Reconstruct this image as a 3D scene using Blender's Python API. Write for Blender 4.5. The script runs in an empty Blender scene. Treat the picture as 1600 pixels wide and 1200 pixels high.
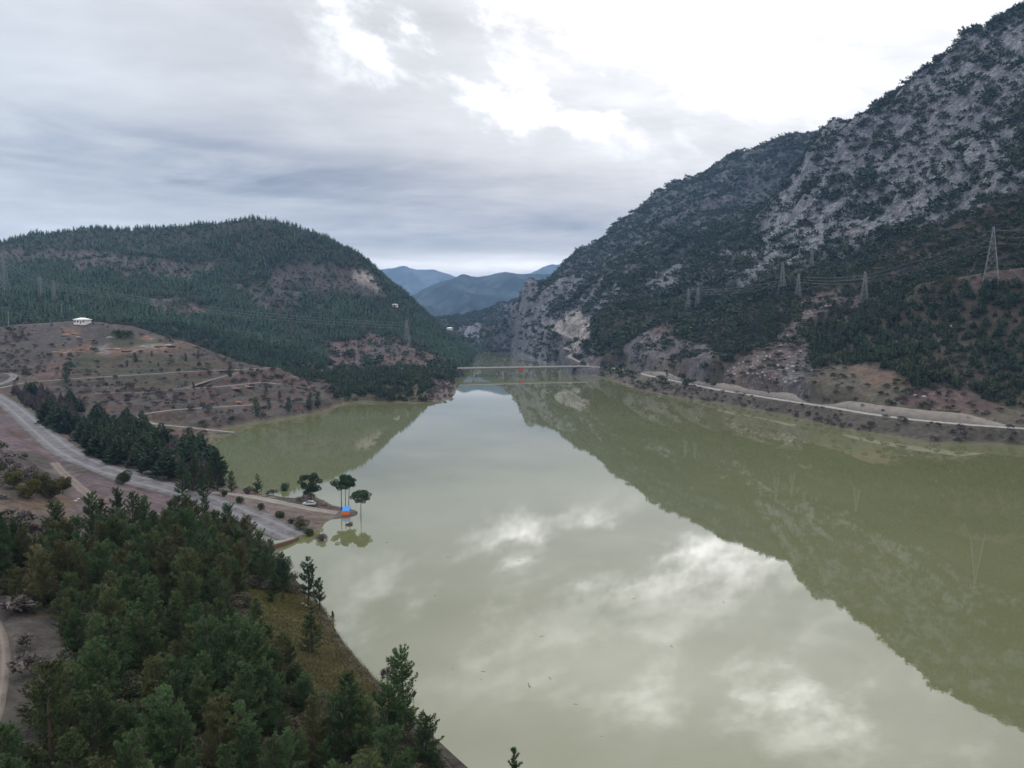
import bpy, math, random
import numpy as np
from mathutils import Vector, Matrix

# ------------------------------------------------------------------ camera, world, sun, exposure
S = bpy.context.scene
COL = S.collection
F = 1130.0                       # focal length in pixels of the 1600 px wide photograph
PITCH = math.radians(4.65)
CAMH = 60.0
cd = bpy.data.cameras.new('camera'); cam = bpy.data.objects.new('camera', cd); COL.objects.link(cam)
cd.sensor_width = 36.0; cd.lens = F / 1600 * 36.0
cd.clip_start = 1.0; cd.clip_end = 40000
cam.location = (0, 0, CAMH); cam.rotation_euler = (math.pi / 2 - PITCH, 0, 0)
S.camera = cam
S.render.resolution_x = 1024; S.render.resolution_y = 768
S.view_settings.view_transform = 'Standard'; S.view_settings.look = 'None'
S.view_settings.exposure = 0.0; S.view_settings.gamma = 1.0
S.cycles.max_bounces = 6; S.cycles.diffuse_bounces = 2; S.cycles.glossy_bounces = 3
S.cycles.transparent_max_bounces = 8; S.cycles.volume_bounces = 0
S.cycles.use_denoising = True

SUN_EL = math.radians(50); SUN_AZ = math.radians(-42)      # azimuth to the right of +Y
sl = bpy.data.lights.new('sun', 'SUN'); sl.energy = 1.0; sl.angle = math.radians(11); sl.color = (1.0, 0.96, 0.9)
so = bpy.data.objects.new('sun', sl); COL.objects.link(so)
sd_ = Vector((math.sin(SUN_AZ) * math.cos(SUN_EL), math.cos(SUN_AZ) * math.cos(SUN_EL), math.sin(SUN_EL)))
so.rotation_euler = sd_.to_track_quat('Z', 'Y').to_euler()

W = bpy.data.worlds.new('World'); S.world = W; W.use_nodes = True
wt = W.node_tree; wt.nodes.clear()


class NT:
    """tiny helper for node graphs"""
    def __init__(s, tree): s.t = tree
    def n(s, typ, **kw):
        nd = s.t.nodes.new(typ)
        for k, v in kw.items():
            if k == 'ins':
                for i, x in v.items():
                    if hasattr(x, 'is_output') and x.is_output: s.t.links.new(x, nd.inputs[i])
                    else: nd.inputs[i].default_value = x
            else: setattr(nd, k, v)
        return nd
    def m(s, op, a, b=None, c=None, clamp=False):
        ins = {0: a}
        if b is not None: ins[1] = b
        if c is not None: ins[2] = c
        nd = s.n('ShaderNodeMath', operation=op, ins=ins); nd.use_clamp = clamp
        return nd.outputs[0]
    def vm(s, op, a, b=None, out=0):
        ins = {0: a}
        if b is not None: ins[1] = b
        return s.n('ShaderNodeVectorMath', operation=op, ins=ins).outputs[out]
    def mix(s, fac, a, b, blend='MIX'):
        nd = s.t.nodes.new('ShaderNodeMix'); nd.data_type = 'RGBA'; nd.blend_type = blend; nd.clamp_factor = True
        for i, x in ((0, fac), (6, a), (7, b)):
            if hasattr(x, 'is_output'): s.t.links.new(x, nd.inputs[i])
            else: nd.inputs[i].default_value = x if i == 0 else (tuple(x) + (1,))[:4]
        return nd.outputs[2]
    def ss(s, x, lo, hi):            # smoothstep to 0..1
        nd = s.n('ShaderNodeMapRange', interpolation_type='SMOOTHSTEP', ins={0: x, 1: lo, 2: hi, 3: 0.0, 4: 1.0})
        return nd.outputs[0]
    def noise(s, vec, scale, detail=5, rough=0.55, dist=0.0, out=0):
        return s.n('ShaderNodeTexNoise', ins={'Vector': vec, 'Scale': scale, 'Detail': detail, 'Roughness': rough, 'Distortion': dist}).outputs[out]


def build_world():
    g = NT(wt)
    tc = g.n('ShaderNodeTexCoord')
    d = tc.outputs['Generated']
    sp = g.n('ShaderNodeSeparateXYZ', ins={0: d})
    X, Y, Z = sp.outputs
    zc = g.m('MAXIMUM', Z, 0.0)
    hor = g.m('SQRT', g.m('ADD', g.m('MULTIPLY', X, X), g.m('MULTIPLY', Y, Y)))
    el = g.m('DIVIDE', zc, g.m('MAXIMUM', hor, 0.001))           # tan(elevation)
    az = g.m('DIVIDE', X, g.m('MAXIMUM', Y, 0.05))               # tan(azimuth) ahead
    # cloud-deck plane projection
    inv = g.m('DIVIDE', 1.0, g.m('ADD', zc, 0.10))
    P = g.n('ShaderNodeCombineXYZ', ins={0: g.m('MULTIPLY', X, inv), 1: g.m('MULTIPLY', Y, inv), 2: 0.0}).outputs[0]
    rot = g.n('ShaderNodeMapping', ins={0: P, 1: (0.35, 0.9, 0), 2: (0, 0, math.radians(-24)), 3: (1.0, 1.55, 1)}).outputs[0]
    big = g.noise(rot, 0.62, 3, 0.5, 0.1)
    mid = g.noise(rot, 1.5, 5, 0.5, 0.05)
    fine = g.noise(rot, 4.5, 6, 0.55, 0.0)
    n1 = g.m('ADD', g.m('ADD', g.m('MULTIPLY', big, 0.42), g.m('MULTIPLY', mid, 0.38)), g.m('MULTIPLY', fine, 0.2))   # about .5
    lump = g.noise(rot, 2.3, 9, 0.56, 0.12)
    # the bright part of the deck: ahead and to the right, and high up
    def blob(a0, e0, sa, se):
        a = g.m('DIVIDE', g.m('SUBTRACT', az, a0), sa); e = g.m('DIVIDE', g.m('SUBTRACT', el, e0), se)
        r2 = g.m('ADD', g.m('MULTIPLY', a, a), g.m('MULTIPLY', e, e))
        return g.m('POWER', 2.718, g.m('MULTIPLY', r2, -1.0))
    glow = g.m('ADD', blob(0.36, 0.40, 0.34, 0.22), g.m('MULTIPLY', blob(0.10, 0.46, 0.22, 0.12), 0.7))
    glow = g.m('ADD', glow, g.m('MULTIPLY', blob(0.75, 0.3, 0.4, 0.2), 0.5))
    dark = g.m('ADD', blob(-0.28, 0.19, 0.38, 0.05), g.m('MULTIPLY', blob(0.0, 0.125, 0.28, 0.035), 1.1))
    dark = g.m('ADD', dark, g.m('MULTIPLY', blob(-0.62, 0.2, 0.3, 0.05), 0.5))
    # streaky layer for the low part of the sky (long bands seen edge on)
    sv = g.n('ShaderNodeCombineXYZ', ins={0: g.m('MULTIPLY', az, 3.2), 1: g.m('MULTIPLY', el, 22.0), 2: 3.7}).outputs[0]
    streak = g.noise(sv, 1.0, 6, 0.6, 0.6)
    low = g.m('SUBTRACT', 1.0, g.ss(el, 0.08, 0.34))
    v = g.m('ADD', 0.82, g.m('MULTIPLY', g.m('SUBTRACT', n1, 0.5), 0.95))
    v = g.m('ADD', v, g.m('MULTIPLY', g.m('MULTIPLY', g.m('SUBTRACT', streak, 0.5), low), 0.55))
    v = g.m('ADD', v, g.m('MULTIPLY', glow, g.m('ADD', 0.30, g.m('MULTIPLY', g.m('SUBTRACT', g.ss(lump, 0.30, 0.70), 0.40), 0.26))))
    v = g.m('SUBTRACT', v, g.m('MULTIPLY', dark, g.m('MULTIPLY_ADD', g.ss(streak, 0.35, 0.62), 0.26, 0.12)))
    v = g.m('ADD', v, g.m('MULTIPLY', g.ss(el, 0.34, 1.1), g.m('MULTIPLY_ADD', g.m('SUBTRACT', lump, 0.45), 1.6, 0.95)))
    v = g.m('ADD', v, g.m('MULTIPLY', blob(-0.04, 0.082, 0.19, 0.011), g.m('MULTIPLY_ADD', streak, 1.2, 0.1)))
    v = g.m('ADD', v, g.m('MULTIPLY', blob(-0.02, 0.095, 0.10, 0.005), g.m('MULTIPLY', streak, 0.35)))
    # ragged bright cumulus edges high ahead (seen mostly mirrored in the lake)
    cv = g.n('ShaderNodeCombineXYZ', ins={0: g.m('SUBTRACT', g.m('MULTIPLY', az, 10.0), g.m('MULTIPLY', el, 3.0)), 1: g.m('ADD', g.m('MULTIPLY', el, 17.0), g.m('MULTIPLY', az, 6.0)), 2: 5.3}).outputs[0]
    cum = g.noise(cv, 0.62, 12, 0.60, 0.1)
    ragged = g.m('MULTIPLY', g.ss(cum, 0.42, 0.66), g.ss(cum, 0.30, 0.75))
    v = g.m('ADD', v, g.m('MULTIPLY', blob(0.16, 0.315, 0.24, 0.060), g.m('MULTIPLY', ragged, 4.2)))
    v = g.m('ADD', v, g.m('MULTIPLY', blob(-0.12, 0.42, 0.12, 0.07), g.m('MULTIPLY', ragged, 2.2)))
    v = g.m('ADD', v, g.m('MULTIPLY', blob(0.34, 0.50, 0.30, 0.075), g.m('MULTIPLY_ADD', ragged, 2.6, 0.5)))
    v = g.m('SUBTRACT', v, g.m('MULTIPLY', blob(0.02, 0.41, 0.22, 0.03), 0.22))
    v = g.m('ADD', v, g.m('MULTIPLY', g.ss(el, 0.75, 1.6), 0.9))
    v = g.m('MAXIMUM', v, 0.16)
    tint = g.mix(g.ss(v, 0.30, 0.80), (0.90, 0.94, 1.09), (1.0, 0.985, 0.98))
    blue = g.mix(g.ss(az, -0.9, 0.1), (0.93, 1.0, 1.07), (1, 1, 1))
    tint = g.mix(1.0, tint, blue, 'MULTIPLY')
    warm = g.m('MULTIPLY', g.m('SUBTRACT', 1.0, g.ss(el, 0.06, 0.13)), 0.6)
    tint = g.mix(warm, tint, (1.06, 0.985, 0.90))
    cl = g.vm('SCALE', tint); cl.node.inputs[3].default_value = 1.0; wt.links.new(v, cl.node.inputs[3])
    sky = g.n('ShaderNodeTexSky', sky_type='NISHITA', sun_disc=False, sun_elevation=SUN_EL, sun_rotation=SUN_AZ)
    b1 = g.n('ShaderNodeBackground', ins={0: sky.outputs[0], 1: 0.06})
    b2 = g.n('ShaderNodeBackground', ins={0: cl, 1: SKY_GAIN})
    mx = g.n('ShaderNodeMixShader', ins={0: 0.93, 1: b1.outputs[0], 2: b2.outputs[0]})
    o = g.n('ShaderNodeOutputWorld'); wt.links.new(mx.outputs[0], o.inputs[0])


SKY_GAIN = 1.0
build_world()
W.cycles.sampling_method = 'MANUAL'; W.cycles.sample_map_resolution = 512
rng = np.random.default_rng(7)
random.seed(7)

# ------------------------------------------------------------------ picture <-> place
cp, sp_ = math.cos(PITCH), math.sin(PITCH)
def ray(px, py):
    u = px - 800.0; v = 600.0 - py
    fw = F * cp + v * sp_; z = v * cp - F * sp_
    return u / fw, z / fw                       # slopes sideways and upward per metre ahead
def WD(px, py, D):
    a, e = ray(px, py); return (a * D, D, CAMH + e * D)
def G(px, py, z=0.0):
    a, e = ray(px, py); D = (z - CAMH) / e; return (a * D, D, z)
def project(X, Y, Z):
    dz = Z - CAMH
    d = Y * cp - dz * sp_; up = Y * sp_ + dz * cp
    d = np.maximum(d, 1e-3)
    return 800 + F * X / d, 600 - F * up / d

# ------------------------------------------------------------------ noise
_perm = rng.permutation(4096).astype(np.int64)
_gr = rng.uniform(0, 2 * np.pi, 4096); _gx, _gy = np.cos(_gr), np.sin(_gr)
def pn(x, y, seed=0):
    xi = np.floor(x).astype(np.int64); yi = np.floor(y).astype(np.int64)
    fx = x - xi; fy = y - yi
    ux = fx * fx * fx * (fx * (fx * 6 - 15) + 10); uy = fy * fy * fy * (fy * (fy * 6 - 15) + 10)
    def gcorner(ix, iy, dx, dy):
        h = _perm[(_perm[(ix + seed * 131) & 4095] + iy) & 4095]
        return _gx[h] * dx + _gy[h] * dy
    a = gcorner(xi, yi, fx, fy); b = gcorner(xi + 1, yi, fx - 1, fy)
    c = gcorner(xi, yi + 1, fx, fy - 1); d = gcorner(xi + 1, yi + 1, fx - 1, fy - 1)
    return ((a * (1 - ux) + b * ux) * (1 - uy) + (c * (1 - ux) + d * ux) * uy) * 1.5
def fbm(x, y, octv=4, seed=0, gain=0.5):
    s = 0; a = 1.0; t = 0
    for i in range(octv):
        s = s + a * pn(x * 2 ** i, y * 2 ** i, seed + i * 7); t += a; a *= gain
    return s / t
def ridged(x, y, octv=4, seed=0):
    s = 0; a = 1.0; t = 0
    for i in range(octv):
        s = s + a * (1 - 2.2 * np.abs(pn(x * 2 ** i, y * 2 ** i, seed + i * 5))); t += a; a *= 0.5
    return s / t
def sstep(x, a, b):
    t = np.clip((x - a) / (b - a), 0, 1); return t * t * (3 - 2 * t)
def in_poly(px, py, poly):
    r = np.zeros(px.shape, bool); n = len(poly)
    for i in range(n):
        x1, y1 = poly[i]; x2, y2 = poly[(i + 1) % n]
        if y1 == y2: continue
        c = ((y1 > py) != (y2 > py)) & (px < (x2 - x1) * (py - y1) / (y2 - y1) + x1)
        r ^= c
    return r
def seg_dist(X, Y, pts, vals=None):
    """distance to a polyline, and the value interpolated along it"""
    best = np.full(X.shape, 1e9); val = np.zeros(X.shape)
    for i in range(len(pts) - 1):
        ax, ay = pts[i][:2]; bx, by = pts[i + 1][:2]
        L = (bx - ax) ** 2 + (by - ay) ** 2 + 1e-9
        t = np.clip(((X - ax) * (bx - ax) + (Y - ay) * (by - ay)) / L, 0, 1)
        d = np.hypot(X - ax - t * (bx - ax), Y - ay - t * (by - ay))
        m = d < best; best = np.where(m, d, best)
        if vals is not None: val = np.where(m, vals[i] + t * (vals[i + 1] - vals[i]), val)
    return best, val

# ------------------------------------------------------------------ the reservoir's outline
shore_px = [(1600, 696), (1520, 692), (1462, 692), (1425, 686), (1375, 679), (1312, 670), (1250, 655), (1200, 644), (1150, 635), (1100, 627),
            (1050, 620), (1010, 612), (990, 607), (950, 592), (925, 587), (905, 585), (893, 577), (880, 573), (862, 570), (848, 567), (830, 560), (812, 555),
            (800, 552), (770, 551.5), (750, 551.5), (744, 556), (738, 563), (736, 572), (727, 580), (716, 588), (713, 600), (712, 612), (705, 624), (680, 628),
            (655, 629), (620, 629), (590, 628), (560, 628), (540, 631), (512, 641), (470, 650), (430, 656), (385, 663), (350, 670), (333, 680), (326, 700),
            (335, 730), (352, 752), (375, 764), (400, 771), (425, 777), (450, 780), (470, 776), (488, 773), (505, 780), (520, 789), (534, 793), (550, 799),
            (548, 805), (530, 806), (512, 810), (505, 820), (500, 832), (487, 838), (472, 839), (455, 843), (432, 852), (436, 870), (452, 895), (478, 930), (507, 968), (525, 990),
            (545, 1030), (572, 1062), (610, 1100), (665, 1145), (730, 1200), (800, 1262), (900, 1335)]
SH = [G(x, y)[:2] for x, y in shore_px]
SH = [(900, 150), (700, 250)] + [(480, 320)] + SH + [(22, 66), (45, 58), (90, 30), (150, -20), (220, -120), (900, -120)]

# ------------------------------------------------------------------ roads and tracks: (centre line as picture point + height), width
def DF(px, py):
    """how far off the terraced field lies, by picture position"""
    a = np.interp(py, [500, 508, 530, 545, 570, 590, 613, 640, 655, 680], [620, 615, 590, 565, 530, 495, 460, 415, 398, 350])
    b = np.interp(py, [560, 577, 590, 600, 615, 640, 660], [625, 600, 570, 552, 522, 474, 444])
    t = float(np.clip((px - 290) / 110, 0, 1)); return float(a * (1 - t) + b * t)
def FP(px, py): return WD(px, py, DF(px, py))
ROADS = {
    'lakeside_road': dict(w=7.0, p=[G(905, 572.3, 9.5), G(925, 572.5, 9.5), G(970, 576, 9.3), G(1000, 583, 9), G(1025, 589, 8.6), G(1075, 599, 8), G(1125, 609, 7.8), G(1175, 617, 7.6), G(1225, 625, 7.5),
                                  G(1300, 636, 7.4), G(1350, 645, 7.3), G(1425, 655, 7.2), G(1500, 662, 7.2), G(1600, 669, 7.2), G(1750, 676, 7.2), G(1950, 680, 7.2)]),
    'approach_road': dict(w=8.0, p=[G(440, 583, 10), G(500, 579, 10), G(560, 577.5, 9.7), G(620, 577, 9.5), G(680, 576, 9.5), G(712, 575.5, 9.5)]),
    'ramp_road': dict(w=10.5, p=[FP(-60, 598), FP(-20, 612), FP(10, 628), G(35, 648, 11.5), G(62, 672, 11), G(100, 703, 10), G(140, 724, 9.2), G(200, 745, 8.2), G(250, 758, 7.4), G(300, 772, 6.3), G(350, 790, 4.8), G(400, 810, 2.8), G(435, 825, 1.1), G(462, 838, 0.05)]),
    'spit_track': dict(w=4.0, p=[G(330, 768, 5.0), G(372, 772, 3.8), G(405, 777, 3.0), G(440, 785, 2.4), G(475, 792, 1.9), G(505, 798, 1.0), G(528, 801, 0.5)]),
    'upper_field_track': dict(w=3.0, p=[FP(0, 606), FP(40, 597), FP(120, 591), FP(200, 586), FP(280, 581), FP(350, 578), FP(430, 574)]),
    'middle_field_track': dict(w=3.2, p=[FP(150, 614), FP(220, 613), FP(290, 606), FP(330, 593), FP(370, 582), FP(400, 577.5)]),
    'lower_field_track': dict(w=2.8, p=[FP(290, 607), FP(350, 603), FP(410, 597), FP(440, 600)]),
    'left_field_track': dict(w=5.0, p=[FP(-60, 592), FP(-10, 585), FP(15, 582), FP(25, 588), FP(10, 597), FP(-20, 606)]),
    'inlet_track': dict(w=3.2, p=[FP(395, 632), FP(330, 636), FP(270, 640), FP(225, 646), G(212, 652, 8), G(240, 662, 6), G(300, 668, 3.2), G(345, 673, 1.2), G(367, 675, 0.3)]),
    'side_track': dict(w=3.0, p=[G(85, 722, 12), G(95, 735, 13), G(115, 752, 13.5), G(140, 775, 13.5), G(160, 800, 13.5)]),
    'hillside_track': dict(w=5.0, p=[WD(362, 442, 1130), WD(390, 448, 1130), WD(430, 452, 1130), WD(470, 457, 1120)]),
    'cut_track': dict(w=5.0, p=[WD(857, 514, 1200), WD(880, 522, 1150), WD(905, 532, 1100), WD(905, 540, 1060), WD(880, 543, 1040), WD(903, 551, 1000), WD(888, 556, 975), WD(903, 564, 935), WD(920, 571, 900)]),
    'pylon_track': dict(w=4.5, p=[WD(1450, 442, 545), WD(1500, 434, 535), WD(1545, 425, 528), WD(1600, 418, 522)]),
    'near_track': dict(w=2.6, p=[(-100, 112, 20.5), (-88, 109, 19.5), (-77.5, 103, 18.8), (-69, 94, 18.1), (-62, 84, 17.7), (-57, 76, 17.5), (-54, 68, 17.5), (-56, 58, 17.5), (-64, 46, 17.5)]),
}

# ------------------------------------------------------------------ control points of the land
CP = []
def add(*pts): CP.extend(pts)
# right mountain, near spur, column by column (picture x, picture y, distance)
for px, col in {
    1600: [(640, 412), (560, 462), (500, 490), (450, 512), (390, 555), (330, 610), (270, 665), (200, 735), (100, 830), (24, 910)],
    1500: [(610, 432), (560, 470), (500, 508), (455, 545), (400, 600), (350, 660), (290, 730), (230, 800), (130, 900), (70, 970)],
    1400: [(605, 446), (560, 480), (510, 540), (465, 610), (420, 680), (380, 740), (300, 840), (220, 930), (143, 1020)],
    1300: [(605, 480), (580, 515), (545, 570), (500, 630), (465, 700), (430, 760), (390, 830), (320, 925), (250, 1010), (200, 1080)],
    1250: [(600, 500), (575, 545), (540, 605), (500, 660), (465, 730), (420, 820), (360, 940), (300, 1050), (252, 1120), (240, 1500), (215, 1790)],
    1200: [(590, 530), (560, 590), (530, 655), (500, 700), (460, 790), (420, 890), (370, 1040), (335, 1130), (300, 1450), (228, 1790)],
    1150: [(590, 560), (560, 610), (530, 690), (490, 800), (450, 900), (400, 1050), (350, 1250), (300, 1500), (249, 1800)],
    1100: [(570, 620), (530, 740), (490, 870), (440, 1020), (380, 1220), (320, 1500), (274, 1800)],
    1050: [(570, 690), (530, 800), (490, 920), (440, 1080), (380, 1300), (330, 1600), (294, 1850)],
    1000: [(560, 760), (530, 850), (490, 960), (440, 1120), (390, 1400), (330, 1880)],
    960: [(555, 850), (520, 950), (480, 1060), (430, 1250), (380, 1900)],
    920: [(550, 960), (515, 1060), (480, 1160), (440, 1400), (402, 1900)],
    880: [(555, 1120), (520, 1220), (480, 1330), (450, 1450), (418, 1860)],
    860: [(550, 1230), (510, 1310), (470, 1400), (443, 1560)],
    835: [(545, 1330), (510, 1390), (470, 1450), (452, 1520)],
    815: [(545, 1450), (510, 1490), (470, 1530), (455, 1560)],
    805: [(530, 1560), (500, 1590), (478, 1620)],
}.items():
    for py, D in col: add(WD(px, py, D))
# beyond the right crest, and off the right edge
for px, py, D in [(1600, 24, 910), (1500, 70, 970), (1400, 143, 1020), (1300, 200, 1080)]:
    X, Y, Z = WD(px, py, D); add((X * 1.25, Y * 1.25 + 40, Z - 110))
for px, py, D in [(1250, 215, 1790), (1150, 249, 1800), (1050, 294, 1850), (960, 380, 1900), (880, 418, 1860)]:
    X, Y, Z = WD(px, py, D); add((X * 1.2 + 20, Y * 1.22, Z - 140))
for px, sc in [(1750, 1.0), (1950, 1.0)]:
    for py, D in [(640, 400), (560, 440), (450, 490), (330, 570), (200, 680), (60, 800), (-60, 900)]: add(WD(px, py, D))
# woods beyond the head of the lake
for px, py, D in [(700, 535, 1750), (735, 535, 1730), (770, 535, 1740), (700, 512, 1900), (735, 508, 1850), (765, 508, 1950), (800, 505, 1900), (680, 505, 2100), (740, 498, 2200),
                  (775, 486, 2250), (800, 476, 2300), (815, 470, 2350), (660, 505, 2500), (850, 470, 2500), (760, 520, 2600), (900, 460, 2600), (600, 480, 2600)]: add(WD(px, py, D))
# left hill
for px, py, D in [(-100, 400, 1400), (0, 384, 1400), (60, 368, 1400), (150, 357, 1380), (250, 357, 1350), (320, 350, 1330), (395, 341, 1300), (440, 351, 1285), (490, 368, 1265), (530, 386, 1250),
                  (560, 402, 1240), (585, 424, 1235), (610, 448, 1230), (640, 474, 1230), (665, 492, 1260), (690, 512, 1320), (715, 532, 1420), (738, 547, 1600)]:
    X, Y, Z = WD(px, py, D); add((X, Y, Z - 2)); add((X * 1.25, Y * 1.25, Z - 0.32 * (Z + 40)))
for px, py, D in [(-100, 430, 1100), (0, 420, 1200), (0, 450, 980), (0, 485, 800), (100, 400, 1230), (100, 430, 1080), (100, 465, 900), (200, 385, 1270), (200, 415, 1150), (200, 450, 1020), (200, 485, 880),
                  (300, 375, 1260), (300, 410, 1180), (300, 450, 1060), (300, 490, 930), (300, 520, 800), (400, 370, 1260), (400, 410, 1190), (400, 470, 1080), (400, 510, 960), (400, 545, 840),
                  (480, 400, 1220), (480, 435, 1170), (480, 480, 1080), (480, 520, 980), (480, 555, 880), (545, 435, 1190), (545, 480, 1110), (545, 520, 1020), (545, 550, 930), (545, 568, 870),
                  (600, 460, 1190), (600, 500, 1110), (600, 530, 1010), (600, 543, 940), (600, 565, 872), (635, 490, 1190), (635, 520, 1100), (635, 541, 930), (635, 566, 868),
                  (680, 530, 1180), (680, 552, 1040), (690, 566, 880), (720, 548, 1300), (725, 562, 1080), (728, 572, 950)]: add(WD(px, py, D))
# wooded headland this side of the approach road
for px, py, z in [(500, 600, 7), (560, 590, 8), (620, 590, 8), (680, 590, 7), (560, 610, 5), (620, 612, 5), (680, 612, 4), (520, 622, 4), (700, 605, 4)]: add(G(px, py, z))
# mound with the white house, and the fields
for px, py, D in [(-100, 520, 600), (0, 512, 610), (60, 505, 620), (128, 502, 620), (200, 508, 615), (280, 533, 600), (340, 553, 600), (400, 577, 600), (450, 593, 600), (480, 606, 580)]:
    add(WD(px, py, D))
    X, Y, Z = WD(px, py, D); add((X * 1.13, Y * 1.13, Z - 14 if px < 300 else Z - 5))
for px in (-100, -20, 60, 130, 200, 280): 
    for py in (530, 548, 570, 590, 613, 635): add(FP(px, py))
for px, py in [(340, 570), (340, 590), (340, 610), (340, 630), (400, 590), (400, 605), (400, 622), (400, 640), (450, 605), (450, 622), (300, 650), (480, 625)]: add(FP(px, py))
for px, py, z in [(260, 690, 4), (300, 720, 3.5), (150, 655, 8), (80, 640, 10), (200, 700, 5), (270, 740, 4.5), (150, 700, 7)]: add(G(px, py, z))
# left foreground
add(G(-100, 680, 17), G(0, 690, 16), G(60, 715, 17), G(0, 740, 22), G(50, 775, 22), G(110, 770, 20), G(150, 800, 17), G(230, 800, 12), G(0, 800, 22), G(0, 850, 21), G(100, 850, 19), G(-100, 850, 24))
add(G(200, 850, 14), G(300, 850, 9), G(380, 860, 5), G(300, 810, 7))
add(G(0, 930, 19), G(100, 930, 17), G(200, 930, 15), G(300, 930, 13), G(400, 930, 9), G(440, 945, 8.5), G(500, 960, 6.5), G(460, 985, 9), G(520, 1000, 6.5), G(540, 1020, 5.5), G(560, 1045, 5.5))
add(G(100, 1050, 17), G(200, 1050, 16), G(300, 1050, 14), G(400, 1050, 12), G(480, 1050, 10), G(560, 1090, 7), G(0, 1000, 18), G(0, 1100, 17.5))
add(G(0, 1200, 18), G(150, 1200, 17), G(300, 1200, 15), G(450, 1200, 12), G(600, 1200, 7.5), G(640, 1180, 5), G(690, 1210, 4.5))
add((-30, 40, 16), (-60, 30, 18), (0, 50, 8), (0, 20, 14), (-100, 10, 22), (30, 0, 12), (10, 58, 4), (60, 20, 7), (-150, 60, 26), (-150, 120, 26), (80, -60, 14), (-60, -60, 26))
for r in ROADS.values():
    for q in r['p'][::2]: add(q)
CP = np.array([(x, y, z) for x, y, z in CP])

# ------------------------------------------------------------------ the land as a fine polar grid
NA, NR = 1150, 900
AZ = np.linspace(math.radians(-58), math.radians(60), NA)
RR = 24.0 * (2750 / 24.0) ** np.linspace(0, 1, NR)
A2, R2 = np.meshgrid(AZ, RR)                 # (NR, NA)
GX = R2 * np.sin(A2); GY = R2 * np.cos(A2)

def rbf(X, Y):
    c = 12.0
    P = CP[:, :2]; n = len(P)
    D = np.sqrt(((P[:, None] - P[None]) ** 2).sum(-1) + c * c)
    A = np.zeros((n + 3, n + 3)); A[:n, :n] = D + np.eye(n) * 1.5 * -1; A[:n, n] = 1; A[:n, n + 1:] = P / 1000; A[n, :n] = 1; A[n + 1:, :n] = P.T / 1000
    b = np.zeros(n + 3); b[:n] = CP[:, 2]
    w = np.linalg.solve(A, b)
    out = w[n] + w[n + 1] * X / 1000 + w[n + 2] * Y / 1000
    for i in range(n):
        out = out + w[i] * np.sqrt((X - P[i, 0]) ** 2 + (Y - P[i, 1]) ** 2 + c * c)
    return out

# evaluate the smooth surface on a coarser grid, then interpolate
k = 3
ia = np.arange(0, NA, k); ir = np.arange(0, NR, k)
if ia[-1] != NA - 1: ia = np.append(ia, NA - 1)
if ir[-1] != NR - 1: ir = np.append(ir, NR - 1)
Hc = rbf(GX[np.ix_(ir, ia)], GY[np.ix_(ir, ia)])
tmp = np.empty((len(ir), NA))
for i in range(len(ir)): tmp[i] = np.interp(np.arange(NA), ia, Hc[i])
H = np.empty((NR, NA))
for j in range(NA): H[:, j] = np.interp(np.arange(NR), ir, tmp[:, j])

inside = in_poly(GX, GY, SH)
wob = fbm(GX / 14, GY / 14, 3, 3) * np.clip(R2 / 220, 0.3, 2.2)
SD, _ = seg_dist(GX, GY, SH + [SH[0]])
SD = np.where(inside, -SD, SD) + wob

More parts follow.
